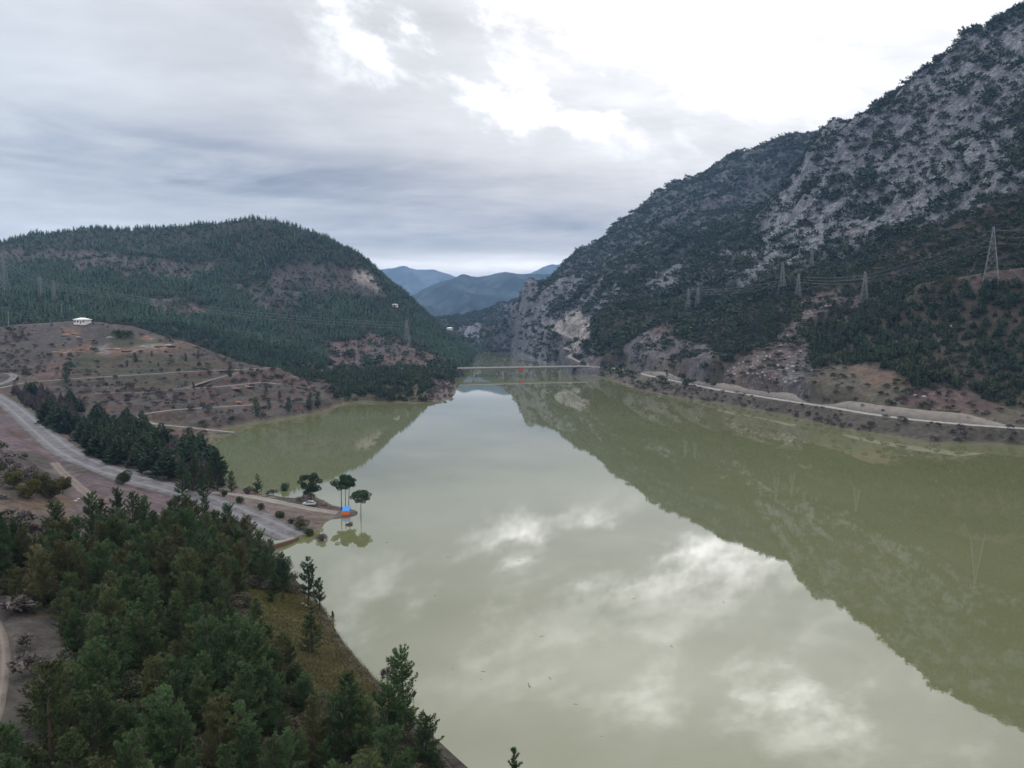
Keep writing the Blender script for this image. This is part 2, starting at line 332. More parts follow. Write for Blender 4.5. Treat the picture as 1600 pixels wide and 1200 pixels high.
# ------------------------------------------------------------------ zones (areas of ground cover), drawn as outlines with distance limits
# name: base colour, roughness of relief, tree kinds with density
ZT = {
    #            ground colour          rock   bump  veg
    'lforest':  ((.030, .030, .026),    0.0,   2.5, [('conifer', .95)]),
    'brush':    ((.052, .048, .047),    0.1,   2.0, [('dry', .45), ('conifer', .26), ('shrub', .20)]),
    'field':    ((.047, .042, .038),    0.0,   0.7, [('dry', .26), ('shrub', .05)]),
    'green':    ((.040, .042, .029),    0.0,   0.5, [('shrub', .02), ('dry', .10)]),
    'dryfield': ((.056, .049, .050),    0.0,   0.7, [('dry', .10), ('shrub', .01)]),
    'darkfield': ((.050, .044, .041),   0.0,   0.7, [('dry', .5), ('shrub', .05)]),
    'red':      ((.074, .053, .050),    0.15,  1.2, [('shrub', .14), ('dry', .25)]),
    'orange':   ((.115, .075, .056),    0.15,  1.0, []),
    'rubble':   ((.170, .150, .140),    0.3,   1.2, []),
    'crag':     ((.178, .180, .196),    1.0,  11.0, [('shrub', .56)]),
    'bigrock':  ((.200, .202, .218),    1.0,  12.0, [('shrub', .36)]),
    'backridge': ((.085, .088, .095),   0.8,  14.0, [('shrub', .86)]),
    'cragwood': ((.145, .145, .155),    0.9,  10.0, [('shrub', .62)]),
    'shrubwood': ((.050, .044, .036),   0.4,   5.0, [('shrub', .92)]),
    'pinewood': ((.045, .038, .030),    0.1,   3.0, [('rpine', .96), ('shrub', .7)]),
    'scree':    ((.112, .090, .084),    0.7,   3.0, [('shrub', .26)]),
    'talus':    ((.120, .108, .112),    0.8,   3.0, [('shrub', .30)]),
    'palecut':  ((.300, .270, .250),    1.0,   7.0, [('shrub', .05)]),
    'bank':     ((.058, .052, .043),    0.2,   0.8, [('dry', .50), ('shrub', .12)]),
    'verge':    ((.070, .062, .048),    0.1,   0.8, [('shrub', .12), ('dry', .30)]),
    'headland': ((.050, .048, .030),    0.0,   1.0, [('rpine', .55), ('shrub', .6)]),
    'purple':   ((.085, .070, .070),    0.0,   1.0, [('dry', .95)]),
    'gully':    ((.060, .055, .045),    0.0,   0.8, [('gpine', .33), ('tall', .25), ('dry', .6)]),
    'thicket':  ((.060, .055, .045),    0.0,   0.8, [('gpine', .03), ('tall', .9)]),
    'nearwood': ((.060, .052, .034),    0.1,   0.5, [('npine', .96)]),
    'moss':     ((.070, .066, .028),    0.3,   0.5, []),
    'redsoil':  ((.082, .062, .067),    0.1,   0.6, []),
    'redfield': ((.090, .066, .052),    0.0,   0.3, []),
    'graveldirt': ((.100, .080, .074),  0.1,   0.25, []),
    'ashgravel': ((.115, .112, .122),   0.0,   0.15, []),
    'sand':     ((.105, .090, .080),    0.0,   0.1, []),
}
ZN = list(ZT)
ZONES = [  # later ones win
    ('lforest', [(-400, 300), (760, 300), (760, 600), (-400, 600)], 640, 3000),
    ('shrubwood', [(620, 440), (900, 440), (900, 560), (620, 560)], 1650, 3000),
    ('crag', [(722, 500), (750, 500), (755, 548), (735, 550), (722, 530)], 1650, 2100),
    ('backridge', [(770, 300), (2300, -300), (2300, 600), (770, 600)], 700, 3000),
    ('brush', [(-100, 392), (120, 393), (230, 402), (320, 412), (345, 425), (300, 433), (200, 420), (100, 408), (-100, 408)], 640, 3000),
    ('brush', [(100, 405), (300, 430), (290, 440), (120, 425)], 640, 3000),
    ('brush', [(450, 410), (520, 415), (560, 425), (600, 450), (590, 468), (500, 455), (450, 446), (400, 445), (430, 425)], 640, 3000),
    ('brush', [(350, 445), (480, 455), (470, 480), (430, 490), (390, 470)], 640, 3000),
    ('brush', [(220, 470), (270, 463), (330, 480), (320, 497), (250, 492)], 640, 3000),
    ('red', [(285, 476), (318, 478), (318, 492), (288, 492)], 640, 3000),
    ('palecut', [(548, 430), (575, 424), (590, 440), (600, 462), (585, 458), (572, 445), (550, 440)], 900, 1400),
    ('brush', [(60, 478), (110, 478), (112, 500), (60, 500)], 600, 760),
    ('red', [(498, 548), (540, 530), (575, 524), (625, 530), (668, 545), (700, 562), (705, 577), (500, 577), (520, 560)], 820, 1100),
    ('brush', [(560, 535), (620, 540), (640, 552), (580, 556)], 820, 1100),
    ('red', [(600, 553), (660, 556), (700, 572), (610, 575)], 820, 1100),
    # headland and fields
    ('headland', [(440, 560), (730, 560), (730, 640), (560, 640), (440, 600)], 500, 822),
    ('purple', [(680, 590), (720, 590), (716, 640), (672, 640)], 500, 822),
    ('field', [(-500, 480), (300, 480), (520, 600), (525, 640), (300, 700), (-500, 700)], 280, 655),
    ('dryfield', [(40, 500), (128, 499), (200, 507), (330, 550), (280, 556), (160, 535), (60, 540)], 450, 655),
    ('green', [(160, 545), (330, 560), (360, 575), (200, 580), (110, 585), (100, 565)], 300, 655),
    ('green', [(140, 515), (220, 520), (320, 548), (200, 548)], 300, 655),
    ('darkfield', [(-200, 510), (40, 515), (70, 560), (20, 585), (-200, 590)], 300, 655),
    ('red', [(60, 562), (110, 560), (115, 590), (60, 592)], 300, 655),
    ('orange', [(95, 517), (126, 515), (128, 524), (98, 524)], 300, 655),
    ('orange', [(218, 524), (240, 526), (238, 531), (215, 530)], 300, 655),
    ('orange', [(80, 548), (140, 544), (180, 542), (240, 538), (300, 536), (318, 543), (240, 548), (140, 551), (82, 556)], 300, 655),
    ('rubble', [(150, 544), (172, 541), (174, 547), (150, 549)], 300, 655),
    ('rubble', [(210, 540), (235, 538), (262, 536), (262, 541), (212, 545)], 300, 655),
    ('darkfield', [(130, 590), (420, 585), (480, 600), (440, 630), (200, 635), (110, 620)], 300, 655),
    ('green', [(180, 588), (330, 584), (300, 602), (200, 606)], 300, 655),
    ('red', [(345, 582), (470, 580), (490, 605), (440, 612), (360, 600)], 300, 655),
    ('field', [(380, 598), (470, 600), (520, 630), (420, 650), (350, 640)], 300, 655),
    ('darkfield', [(230, 640), (400, 634), (400, 660), (310, 668), (240, 655)], 300, 655),
    ('red', [(350, 624), (395, 622), (396, 633), (350, 634)], 300, 655),
    # right slope
    ('cragwood', [(800, 440), (1000, 420), (1100, 400), (1200, 380), (1200, 500), (1050, 480), (930, 500), (800, 570)], 700, 2000),
    ('crag', [(800, 540), (825, 500), (870, 460), (880, 480), (850, 530), (870, 570), (800, 570)], 1000, 1700),
    ('crag', [(1000, 430), (1060, 405), (1075, 420), (1040, 450), (1010, 460)], 700, 2000),
    ('crag', [(1140, 430), (1190, 380), (1215, 290), (1280, 215), (1330, 160), (1620, -60), (2300, -400), (2300, 300), (1600, 305), (1500, 335), (1420, 365), (1340, 395), (1260, 425), (1220, 480), (1180, 470)], 600, 1400),
    ('bigrock', [(1340, 340), (1440, 250), (1520, 230), (1590, 250), (1500, 320), (1420, 355), (1340, 390)], 600, 1400),
    ('bigrock', [(1190, 350), (1240, 300), (1300, 340), (1280, 400), (1200, 440)], 600, 1400),
    ('bigrock', [(1440, 130), (1550, 60), (1600, 60), (1600, 140), (1480, 190)], 600, 1400),
    ('shrubwood', [(900, 490), (960, 500), (1050, 470), (1200, 440), (1300, 410), (1420, 362), (1500, 335), (1600, 305), (2300, 280), (2300, 700), (900, 700)], 380, 1150),
    ('shrubwood', [(930, 540), (900, 520), (940, 480), (1000, 470), (1100, 450), (1100, 560), (1000, 570)], 600, 1300),
    ('red', [(1000, 522), (1030, 500), (1100, 485), (1108, 492), (1060, 505), (1035, 525), (1005, 535)], 600, 1300),
    ('talus', [(970, 545), (1000, 520), (1030, 525), (1110, 540), (1120, 560), (1060, 580), (1000, 578)], 500, 1000),
    ('scree', [(1050, 560), (1070, 555), (1072, 578), (1052, 585)], 500, 1000),
    ('scree', [(1130, 600), (1150, 575), (1190, 545), (1240, 500), (1260, 470), (1320, 455), (1345, 470), (1300, 480), (1265, 510), (1270, 560), (1240, 600), (1180, 610)], 440, 1000),
    ('talus', [(1215, 600), (1235, 560), (1260, 545), (1290, 560), (1290, 600), (1250, 620)], 440, 1000),
    ('scree', [(1330, 470), (1385, 475), (1380, 485), (1335, 482)], 500, 1000),
    ('shrubwood', [(1340, 420), (1390, 405), (1460, 405), (1600, 410), (1600, 440), (1500, 450), (1400, 455)], 480, 900),
    ('red', [(1515, 440), (1600, 432), (1700, 430), (1700, 445), (1600, 448), (1520, 452)], 450, 900),
    ('pinewood', [(1265, 520), (1300, 490), (1400, 470), (1500, 455), (1600, 450), (2300, 440), (2300, 660), (1600, 652), (1430, 620), (1400, 600), (1300, 590), (1265, 570)], 380, 750),
    ('verge', [(1260, 590), (1300, 570), (1390, 575), (1420, 610), (1600, 645), (2300, 660), (2300, 700), (1260, 660)], 370, 560),
    ('verge', [(925, 560), (1000, 560), (1130, 585), (1230, 605), (1262, 612), (1262, 640), (925, 600)], 430, 1000),
    ('redfield', [(1330, 575), (1390, 575), (1395, 605), (1340, 600)], 380, 560),
    ('red', [(1410, 610), (1470, 607), (1540, 615), (1560, 640), (1480, 642), (1410, 635)], 380, 560),
    ('palecut', [(848, 505), (880, 500), (905, 480), (925, 500), (928, 530), (905, 545), (870, 520)], 900, 1500),
    ('talus', [(880, 540), (930, 540), (940, 572), (900, 572), (870, 550)], 850, 1200),
    # the left foreground
    ('gully', [(-200, 610), (90, 632), (140, 640), (250, 660), (320, 680), (360, 760), (330, 775), (240, 752), (150, 720), (80, 665), (-200, 600)], 190, 420),
    ('thicket', [(-100, 605), (60, 615), (110, 630), (125, 655), (100, 672), (60, 650), (-100, 630)], 190, 470),
    ('thicket', [(255, 690), (330, 690), (330, 760), (262, 745)], 190, 420),
    ('sand', [(240, 655), (340, 665), (330, 705), (260, 700)], 250, 420),
    ('verge', [(180, 640), (330, 660), (330, 700), (240, 690)], 250, 420),
    ('redsoil', [(-500, 605), (0, 620), (30, 660), (90, 705), (140, 735), (210, 752), (330, 775), (350, 800), (300, 830), (100, 900), (-500, 900)], 120, 420),
    ('field', [(0, 705), (90, 715), (120, 745), (60, 790), (-100, 780), (-100, 700)], 120, 300),
    ('redfield', [(-200, 780), (110, 775), (110, 830), (0, 860), (-200, 860)], 110, 250),
    ('darkfield', [(-100, 820), (70, 800), (95, 840), (60, 870), (-100, 880)], 90, 250),
    ('ashgravel', [(332, 768), (475, 830), (475, 842), (425, 852), (330, 800)], 180, 260),
    ('graveldirt', [(345, 765), (400, 770), (475, 790), (560, 800), (500, 815), (490, 838), (440, 820), (400, 800), (340, 785)], 180, 270),
    ('graveldirt', [(340, 767), (440, 783), (505, 790), (555, 800), (520, 806), (440, 796), (340, 778)], 180, 270),
]
NEARWOOD_W = [(-12, 30), (-9, 62), (-8, 80), (-14, 93), (-22, 103), (-28, 117), (-35, 126), (-42, 140), (-50, 156), (-60, 172), (-68, 180), (-80, 182), (-86, 168), (-86, 150), (-80, 132), (-86, 124), (-96, 120), (-125, 114), (-125, 110),
              (-86, 112), (-74, 106), (-65, 101), (-60, 94), (-55.5, 86), (-50, 77), (-47, 68), (-48, 60), (-60, 45), (-90, 20), (-20, 20)]

relief0 = H.copy()
px0, py0 = project(GX, GY, relief0)
wsc = np.clip(500 / np.maximum(R2, 60), 0.5, 3.0)
jx = px0 + fbm(GX / 40, GY / 40, 4, 11) * 26 * wsc ** 0.5; jy = py0 + fbm(GX / 40, GY / 40, 4, 23) * 13 * wsc ** 0.5
ZI = np.full(GX.shape, ZN.index('field'))
ZI[R2 > 700] = ZN.index('shrubwood')
ZI[GX > 150] = ZN.index('shrubwood')
for name, poly, d0, d1 in ZONES:
    xs = [p[0] for p in poly]; ys = [p[1] for p in poly]
    m = (GY > d0) & (GY < d1) & (jx > min(xs)) & (jx < max(xs)) & (jy > min(ys)) & (jy < max(ys))
    idx = np.nonzero(m)
    if len(idx[0]) == 0: continue
    ok = in_poly(jx[idx], jy[idx], poly)
    ZI[idx[0][ok], idx[1][ok]] = ZN.index(name)
wx = GX + fbm(GX / 9, GY / 9, 3, 41) * 4; wy = GY + fbm(GX / 9, GY / 9, 3, 43) * 4
ZI[in_poly(wx, wy, NEARWOOD_W)] = ZN.index('nearwood')
MOSS_W = [G(385, 930, 8.5)[:2], G(450, 922, 7)[:2], G(520, 950, 6)[:2], G(540, 985, 6)[:2], G(590, 1040, 5)[:2], G(610, 1085, 6)[:2], G(560, 1120, 8)[:2], G(480, 1075, 10)[:2], G(425, 1010, 10)[:2], G(385, 970, 10)[:2]]
ZI[in_poly(wx, wy, MOSS_W)] = ZN.index('moss')
ZI[(R2 < 420) & (SD < 5 + 3 * fbm(GX / 12, GY / 12, 2, 9)) & (SD > -2) & (GX > 60)] = ZN.index('bank')
ZI[(SD < 22 + 6 * fbm(GX / 20, GY / 20, 2, 9)) & (GX > 60) & (GY < 700) & (R2 < 900)] = ZN.index('bank')

def zprop(i):
    return np.array([ZT[n][i] for n in ZN])
def blur(a, it):
    for _ in range(it):
        a = a.copy()
        a[1:-1] = (a[:-2] + 2 * a[1:-1] + a[2:]) / 4
        a[:, 1:-1] = (a[:, :-2] + 2 * a[:, 1:-1] + a[:, 2:]) / 4
    return a
AMP = blur(zprop(2)[ZI], 14); ROCK = blur(zprop(1)[ZI], 3)
fade = sstep(SD, 0, 30)
far = sstep(R2, 500, 1400)
N = (ridged(GX / 95, GY / 95, 5, 51) - 0.35) * 1.3 * np.clip(AMP / 6, 0, 1.4) * 5 + fbm(GX / 60, GY / 60, 5, 61) * AMP * 1.2
gully = ridged((GX * 0.8 + GY * 0.15) / 120, (GY - GX * .4) / 240, 3, 71)          # gullies running down the slope
N += (gully - 0.4) * np.clip(AMP / 8, 0, 1.3) * 9
N += (ridged((GX * .9 - GY * .2) / 46, (GY + GX * .5) / 80, 3, 75) - .4) * np.clip(AMP / 9, 0, 1.3) * 5 * (ROCK > .5)
N += ridged(GX / 16, GY / 16, 3, 81) * np.clip(ROCK - .3, 0, 1) * 5.5
fade = np.where((GX > 0) & (R2 < 1000) , sstep(SD, 15, 110), fade)
H = H + N * fade
lr = ROADS['lakeside_road']['p']; rd, rv = seg_dist(GX, GY, lr, [q[2] for q in lr])
lx = np.array([q[0] for q in lr]); ly = np.array([q[1] for q in lr])
o_ = np.argsort(lx)
yroad = np.interp(GX, lx[o_], ly[o_])
below = (GX > lx.min()) & (GX < 480) & (GY < yroad) & (R2 < 1000) & (SD > 0)
H = np.where(below, np.minimum(H, 0.3 + rv * np.clip(SD / (SD + rd + 1e-6) * 1.15, 0, 1)), H)

# terraces on the left mound
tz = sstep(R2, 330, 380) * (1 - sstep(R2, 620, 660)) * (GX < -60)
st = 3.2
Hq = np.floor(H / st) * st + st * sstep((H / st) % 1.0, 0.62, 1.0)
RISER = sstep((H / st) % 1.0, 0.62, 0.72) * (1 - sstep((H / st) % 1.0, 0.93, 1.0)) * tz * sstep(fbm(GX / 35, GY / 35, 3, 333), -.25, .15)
H = H * (1 - 0.85 * tz) + Hq * 0.85 * tz

# shore
wshore = np.where(R2 < 170, 3.0, 9.0)
land = np.maximum(H, 0.7)
t = sstep(SD, 0, wshore)
H = np.where(SD > 0, 0.02 + land * t + 0.04 * np.minimum(SD, 10) * (1 - t), np.maximum(-6, SD * 0.25 - 0.03))
# roads cut and fill
ROADM = np.full(GX.shape, 1e9)
for nm, r in ROADS.items():
    pts = r['p']; vals = [q[2] for q in pts]
    xs = [q[0] for q in pts]; ys = [q[1] for q in pts]
    m = (GX > min(xs) - 40) & (GX < max(xs) + 40) & (GY > min(ys) - 40) & (GY < max(ys) + 40)
    idx = np.nonzero(m)
    d, v = seg_dist(GX[idx], GY[idx], pts, vals)
    hw = r['w'] / 2
    f = 1 - sstep(d, hw + 1.0, hw + (9 if R2[idx].mean() > 200 else 4))
    H[idx] = H[idx] * (1 - f) + (v - 0.25) * f
    ROADM[idx] = np.minimum(ROADM[idx], d - hw)
# off-screen part of the land behind the camera side stays low
def hgt(X, Y):
    """height of the land at points (arrays)"""
    X = np.asarray(X, float); Y = np.asarray(Y, float)
    a = (np.arctan2(X, Y) - AZ[0]) / (AZ[1] - AZ[0]); r = np.log(np.maximum(np.hypot(X, Y), 24.01) / 24.0) / math.log(2750 / 24.0) * (NR - 1)
    a = np.clip(a, 0, NA - 1.001); r = np.clip(r, 0, NR - 1.001)
    i = a.astype(int); j = r.astype(int); fa = a - i; fr = r - j
    return (H[j, i] * (1 - fa) + H[j, i + 1] * fa) * (1 - fr) + (H[j + 1, i] * (1 - fa) + H[j + 1, i + 1] * fa) * fr
def gidx(X, Y):
    a = (np.arctan2(X, Y) - AZ[0]) / (AZ[1] - AZ[0]); r = np.log(np.maximum(np.hypot(X, Y), 24.01) / 24.0) / math.log(2750 / 24.0) * (NR - 1)
    return np.clip(np.round(r), 0, NR - 1).astype(int), np.clip(np.round(a), 0, NA - 1).astype(int)
SLOPE = (H - CAMH) / R2
RUNMAX = np.maximum.accumulate(SLOPE, axis=0)

def hit(px, py):
    """where the line of sight through a picture point meets the land"""
    a, e = ray(px, py)
    th = math.atan2(a, 1.0); c = math.cos(th)
    i = int(np.clip(round((th - AZ[0]) / (AZ[1] - AZ[0])), 0, NA - 1))
    col = H[:, i] - (CAMH + e * c * RR)
    k_ = np.nonzero(col > 0)[0]
    j = k_[0] if len(k_) else NR - 1
    if j > 0 and len(k_):
        f = col[j - 1] / (col[j - 1] - col[j]); r = RR[j - 1] + f * (RR[j] - RR[j - 1])
    else: r = RR[j]
    X, Y = r * math.sin(th), r * math.cos(th)
    return X, Y, float(hgt(X, Y))

# ------------------------------------------------------------------ object helpers
def tag(o, label=None, cat=None, group=None, kind=None):
    if label: o['label'] = label
    if cat: o['category'] = cat
    if group: o['group'] = group
    if kind: o['kind'] = kind
    return o
def mesh_np(name, V, Fc, mat, parent=None, smooth=False, attrs=None):
    """a mesh from numpy arrays; Fc is (n,3) or (n,4) indices, or a list of such arrays"""
    me = bpy.data.meshes.new(name)
    Fl = Fc if isinstance(Fc, list) else [Fc]
    Fl = [np.asarray(f, np.int32) for f in Fl if len(f)]
    V = np.asarray(V, np.float32)
    me.vertices.add(len(V)); me.vertices.foreach_set('co', V.ravel())
    nl = sum(f.size for f in Fl); npoly = sum(len(f) for f in Fl)
    me.loops.add(nl); me.polygons.add(npoly)
    me.loops.foreach_set('vertex_index', np.concatenate([f.ravel() for f in Fl]))
    tot = np.concatenate([np.full(len(f), f.shape[1], np.int32) for f in Fl])
    me.polygons.foreach_set('loop_start', np.concatenate([[0], np.cumsum(tot)[:-1]]).astype(np.int32))
    me.polygons.foreach_set('loop_total', tot)
    if smooth: me.polygons.foreach_set('use_smooth', np.ones(npoly, bool))
    for an, (typ, arr) in (attrs or {}).items():
        at = me.attributes.new(an, typ, 'POINT')
        at.data.foreach_set('color' if typ == 'FLOAT_COLOR' else 'value', np.asarray(arr, np.float32).ravel())
    me.materials.append(mat)
    me.update(calc_edges=True); me.validate()
    o = bpy.data.objects.new(name, me); COL.objects.link(o)
    if parent: o.parent = parent
    return o
def empty(name, loc=(0, 0, 0), rz=0):
    o = bpy.data.objects.new(name, None); COL.objects.link(o); o.location = loc; o.rotation_euler = (0, 0, rz); o.empty_display_size = 0.5
    return o
def copy_tree(o, parent=None):
    c = o.copy(); COL.objects.link(c); c.parent = parent
    for ch in list(o.children): copy_tree(ch, c)
    return c

class MB:
    """collects solid pieces into one mesh"""
    def __init__(s): s.v = []; s.f = []
    def add(s, vs, fs):
        b = len(s.v); s.v += [tuple(v) for v in vs]; s.f += [tuple(i + b for i in f) for f in fs]; return s
    def box(s, c, d, rz=0.0, taper=1.0):
        x, y, z = d[0] / 2, d[1] / 2, d[2] / 2; cr, sr = math.cos(rz), math.sin(rz); vs = []
        for k_ in (-1, 1):
            t_ = taper if k_ > 0 else 1
            for a, b in ((-1, -1), (1, -1), (1, 1), (-1, 1)):
                X, Y = a * x * t_, b * y * t_
                vs.append((c[0] + X * cr - Y * sr, c[1] + X * sr + Y * cr, c[2] + k_ * z))
        return s.add(vs, [(0, 3, 2, 1), (4, 5, 6, 7), (0, 1, 5, 4), (1, 2, 6, 5), (2, 3, 7, 6), (3, 0, 4, 7)])
    def tube(s, pts, rad, n=6, cap=True):
        pts = [Vector(p) for p in pts]
        if not isinstance(rad, (list, tuple)): rad = [rad] * len(pts)
        vs = []; fs = []
        for i, p in enumerate(pts):
            d = (pts[min(i + 1, len(pts) - 1)] - pts[max(i - 1, 0)])
            d = d.normalized() if d.length > 1e-9 else Vector((0, 0, 1))
            u = d.cross(Vector((0.13, 0.9, 0.21)) if abs(d.z) > .85 else Vector((0, 0, 1))).normalized(); w = d.cross(u)
            for k_ in range(n):
                a = 2 * math.pi * k_ / n; vs.append(p + (u * math.cos(a) + w * math.sin(a)) * rad[i])
        for i in range(len(pts) - 1):
            for k_ in range(n):
                a, b = i * n + k_, i * n + (k_ + 1) % n; fs.append((a, b, b + n, a + n))
        if cap: fs.append(tuple(range(n))[::-1]); fs.append(tuple(range((len(pts) - 1) * n, len(pts) * n)))
        return s.add(vs, fs)
    def loft(s, rings, closed=True):
        """rings of equal point counts"""
        n = len(rings[0]); vs = [p for r in rings for p in r]; fs = []
        for i in range(len(rings) - 1):
            for k_ in range(n if closed else n - 1):
                a, b = i * n + k_, i * n + (k_ + 1) % n; fs.append((a, b, b + n, a + n))
        if closed: fs.append(tuple(range(n))[::-1]); fs.append(tuple(range((len(rings) - 1) * n, len(rings) * n)))
        return s.add(vs, fs)
    def build(s, name, mat, parent=None, smooth=False, bevel=0):
        me = bpy.data.meshes.new(name); me.from_pydata(s.v, [], s.f); me.materials.append(mat)
        if smooth: me.polygons.foreach_set('use_smooth', [True] * len(me.polygons))
        me.update(); o = bpy.data.objects.new(name, me); COL.objects.link(o)
        if parent: o.parent = parent
        if bevel:
            b = o.modifiers.new('bevel', 'BEVEL'); b.width = bevel; b.segments = 2; b.limit_method = 'ANGLE'
        return o

# ------------------------------------------------------------------ materials
def new_mat(name):
    m = bpy.data.materials.new(name); m.use_nodes = True; m.node_tree.nodes.clear()
    g = NT(m.node_tree); o = g.n('ShaderNodeOutputMaterial'); b = g.n('ShaderNodeBsdfPrincipled')
    g.t.links.new(b.outputs[0], o.inputs[0]); return m, g, b
def simple(name, col, rough=0.7, metal=0.0, var=0.15, scale=2.0, spec=0.3):
    m, g, b = new_mat(name)
    tc = g.n('ShaderNodeTexCoord')
    n = g.noise(tc.outputs['Object'], scale, 4)
    c = g.mix(n, tuple(x * (1 - var) for x in col), tuple(min(1, x * (1 + var)) for x in col))
    g.t.links.new(c, b.inputs['Base Color']); b.inputs['Roughness'].default_value = rough; b.inputs['Metallic'].default_value = metal
    b.inputs['Specular IOR Level'].default_value = spec
    return m

def mat_land():
    m, g, b = new_mat('land')
    at = g.n('ShaderNodeAttribute', attribute_name='zcol'); rk = g.n('ShaderNodeAttribute', attribute_name='rock').outputs['Fac']
    geo = g.n('ShaderNodeNewGeometry'); P = geo.outputs['Position']
    n1 = g.noise(P, 0.05, 6, 0.6); n2 = g.noise(P, 0.35, 6, 0.65); n3 = g.noise(P, 2.2, 4, 0.6)
    k1 = g.m('MULTIPLY_ADD', n1, 1.3, 0.35); k2 = g.m('MULTIPLY_ADD', n2, 2.3, -0.15)
    kk = g.m('MULTIPLY', g.m('MULTIPLY', k1, k2), g.m('MULTIPLY_ADD', n3, 1.0, 0.5))
    sc = g.vm('SCALE', at.outputs['Color']); g.t.links.new(kk, sc.node.inputs[3])
    # soil colour drifts a little: dry straw, bare earth
    drift = g.mix(g.ss(g.noise(P, 0.12, 5, 0.6), 0.45, 0.7), (1, 1, 1), (1.12, 1.0, 0.88))
    soil = g.mix(1.0, sc, drift, 'MULTIPLY')
    # crags: light limestone broken by darker clefts and rust stains
    st = g.n('ShaderNodeMapping', ins={0: P, 2: (0.3, 0.5, 0.2), 3: (1, 1, 0.8)}).outputs[0]
    cr = g.noise(st, 0.10, 9, 0.75, 0.2)
    cl = g.ss(cr, 0.36, 0.60)
    rough = g.mix(cl, (0.50, 0.50, 0.52), (1.22, 1.22, 1.24))
    vor = g.n('ShaderNodeTexVoronoi', feature='DISTANCE_TO_EDGE', ins={'Vector': st, 'Scale': 0.22})
    crack = g.ss(vor.outputs['Distance'], 0.0, 0.16)
    rough = g.mix(1.0, rough, g.mix(crack, (0.6, 0.6, 0.6), (1, 1, 1)), 'MULTIPLY')
    rust = g.mix(g.ss(g.noise(P, 0.045, 5, 0.6), 0.60, 0.72), (1, 1, 1), (1.15, 0.85, 0.70))
    rockc = g.mix(1.0, g.mix(1.0, sc, rough, 'MULTIPLY'), rust, 'MULTIPLY')
    col = g.mix(rk, soil, rockc)
    g.t.links.new(col, b.inputs['Base Color']); b.inputs['Roughness'].default_value = 0.95; b.inputs['Specular IOR Level'].default_value = 0.12
    hgtn = g.m('ADD', g.m('MULTIPLY', cr, g.m('MULTIPLY', rk, 9.0)), g.m('ADD', g.m('MULTIPLY', n2, 0.9), g.m('MULTIPLY', n3, 0.12)))
    bp = g.n('ShaderNodeBump', ins={'Strength': 0.9, 'Distance': 1.0, 'Height': hgtn})
    g.t.links.new(bp.outputs[0], b.inputs['Normal'])
    return m
def mat_track(name, c1, c2, ruts=True):
    m, g, b = new_mat(name)
    P = g.n('ShaderNodeNewGeometry').outputs['Position']; lat = g.n('ShaderNodeAttribute', attribute_name='lat').outputs['Fac']
    n = g.noise(P, 0.28, 8, 0.72); n2 = g.noise(P, 3.0, 4, 0.6)
    c = g.mix(g.ss(n, 0.3, 0.7), c1, c2)
    if ruts:
        a = g.m('ABSOLUTE', lat); r = g.m('SUBTRACT', 1.0, g.m('MULTIPLY', g.m('ABSOLUTE', g.m('SUBTRACT', a, 0.45)), 4.5), clamp=True)
        c = g.mix(g.m('MULTIPLY', r, 0.45), c, tuple(min(1, x * 1.5) for x in c2))
        c = g.mix(g.m('MULTIPLY', g.ss(a, 0.75, 1.0), g.m('MULTIPLY', n, 1.3)), c, (0.07, 0.065, 0.045))
    c = g.mix(1.0, c, g.mix(n2, (0.75, 0.75, 0.75), (1.2, 1.2, 1.2)), 'MULTIPLY')
    g.t.links.new(c, b.inputs['Base Color']); b.inputs['Roughness'].default_value = 0.92; b.inputs['Specular IOR Level'].default_value = 0.15
    bp = g.n('ShaderNodeBump', ins={'Strength': 0.6, 'Distance': 0.3, 'Height': g.m('ADD', n, n2)}); g.t.links.new(bp.outputs[0], b.inputs['Normal'])
    return m
def mat_leaf(name, cols, objrand=True, attr='tone'):
    """foliage: colour by object and by clump; 'tone' is a per-vertex brightness/hue value 0..1"""
    m, g, b = new_mat(name)
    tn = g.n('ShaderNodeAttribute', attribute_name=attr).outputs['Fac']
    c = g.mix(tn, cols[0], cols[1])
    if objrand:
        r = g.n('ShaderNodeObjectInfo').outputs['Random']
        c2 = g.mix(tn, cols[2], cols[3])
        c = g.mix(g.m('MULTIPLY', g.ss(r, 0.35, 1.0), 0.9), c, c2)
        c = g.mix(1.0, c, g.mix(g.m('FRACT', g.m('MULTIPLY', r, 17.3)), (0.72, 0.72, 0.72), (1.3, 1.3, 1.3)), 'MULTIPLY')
    else:
        P = g.n('ShaderNodeNewGeometry').outputs['Position']
        c2 = g.mix(tn, cols[2], cols[3])
        c = g.mix(g.ss(g.noise(P, 0.018, 4, 0.6), 0.42, 0.62), c, c2)
    g.t.links.new(c, b.inputs['Base Color']); b.inputs['Roughness'].default_value = 0.75; b.inputs['Specular IOR Level'].default_value = 0.2
    return m

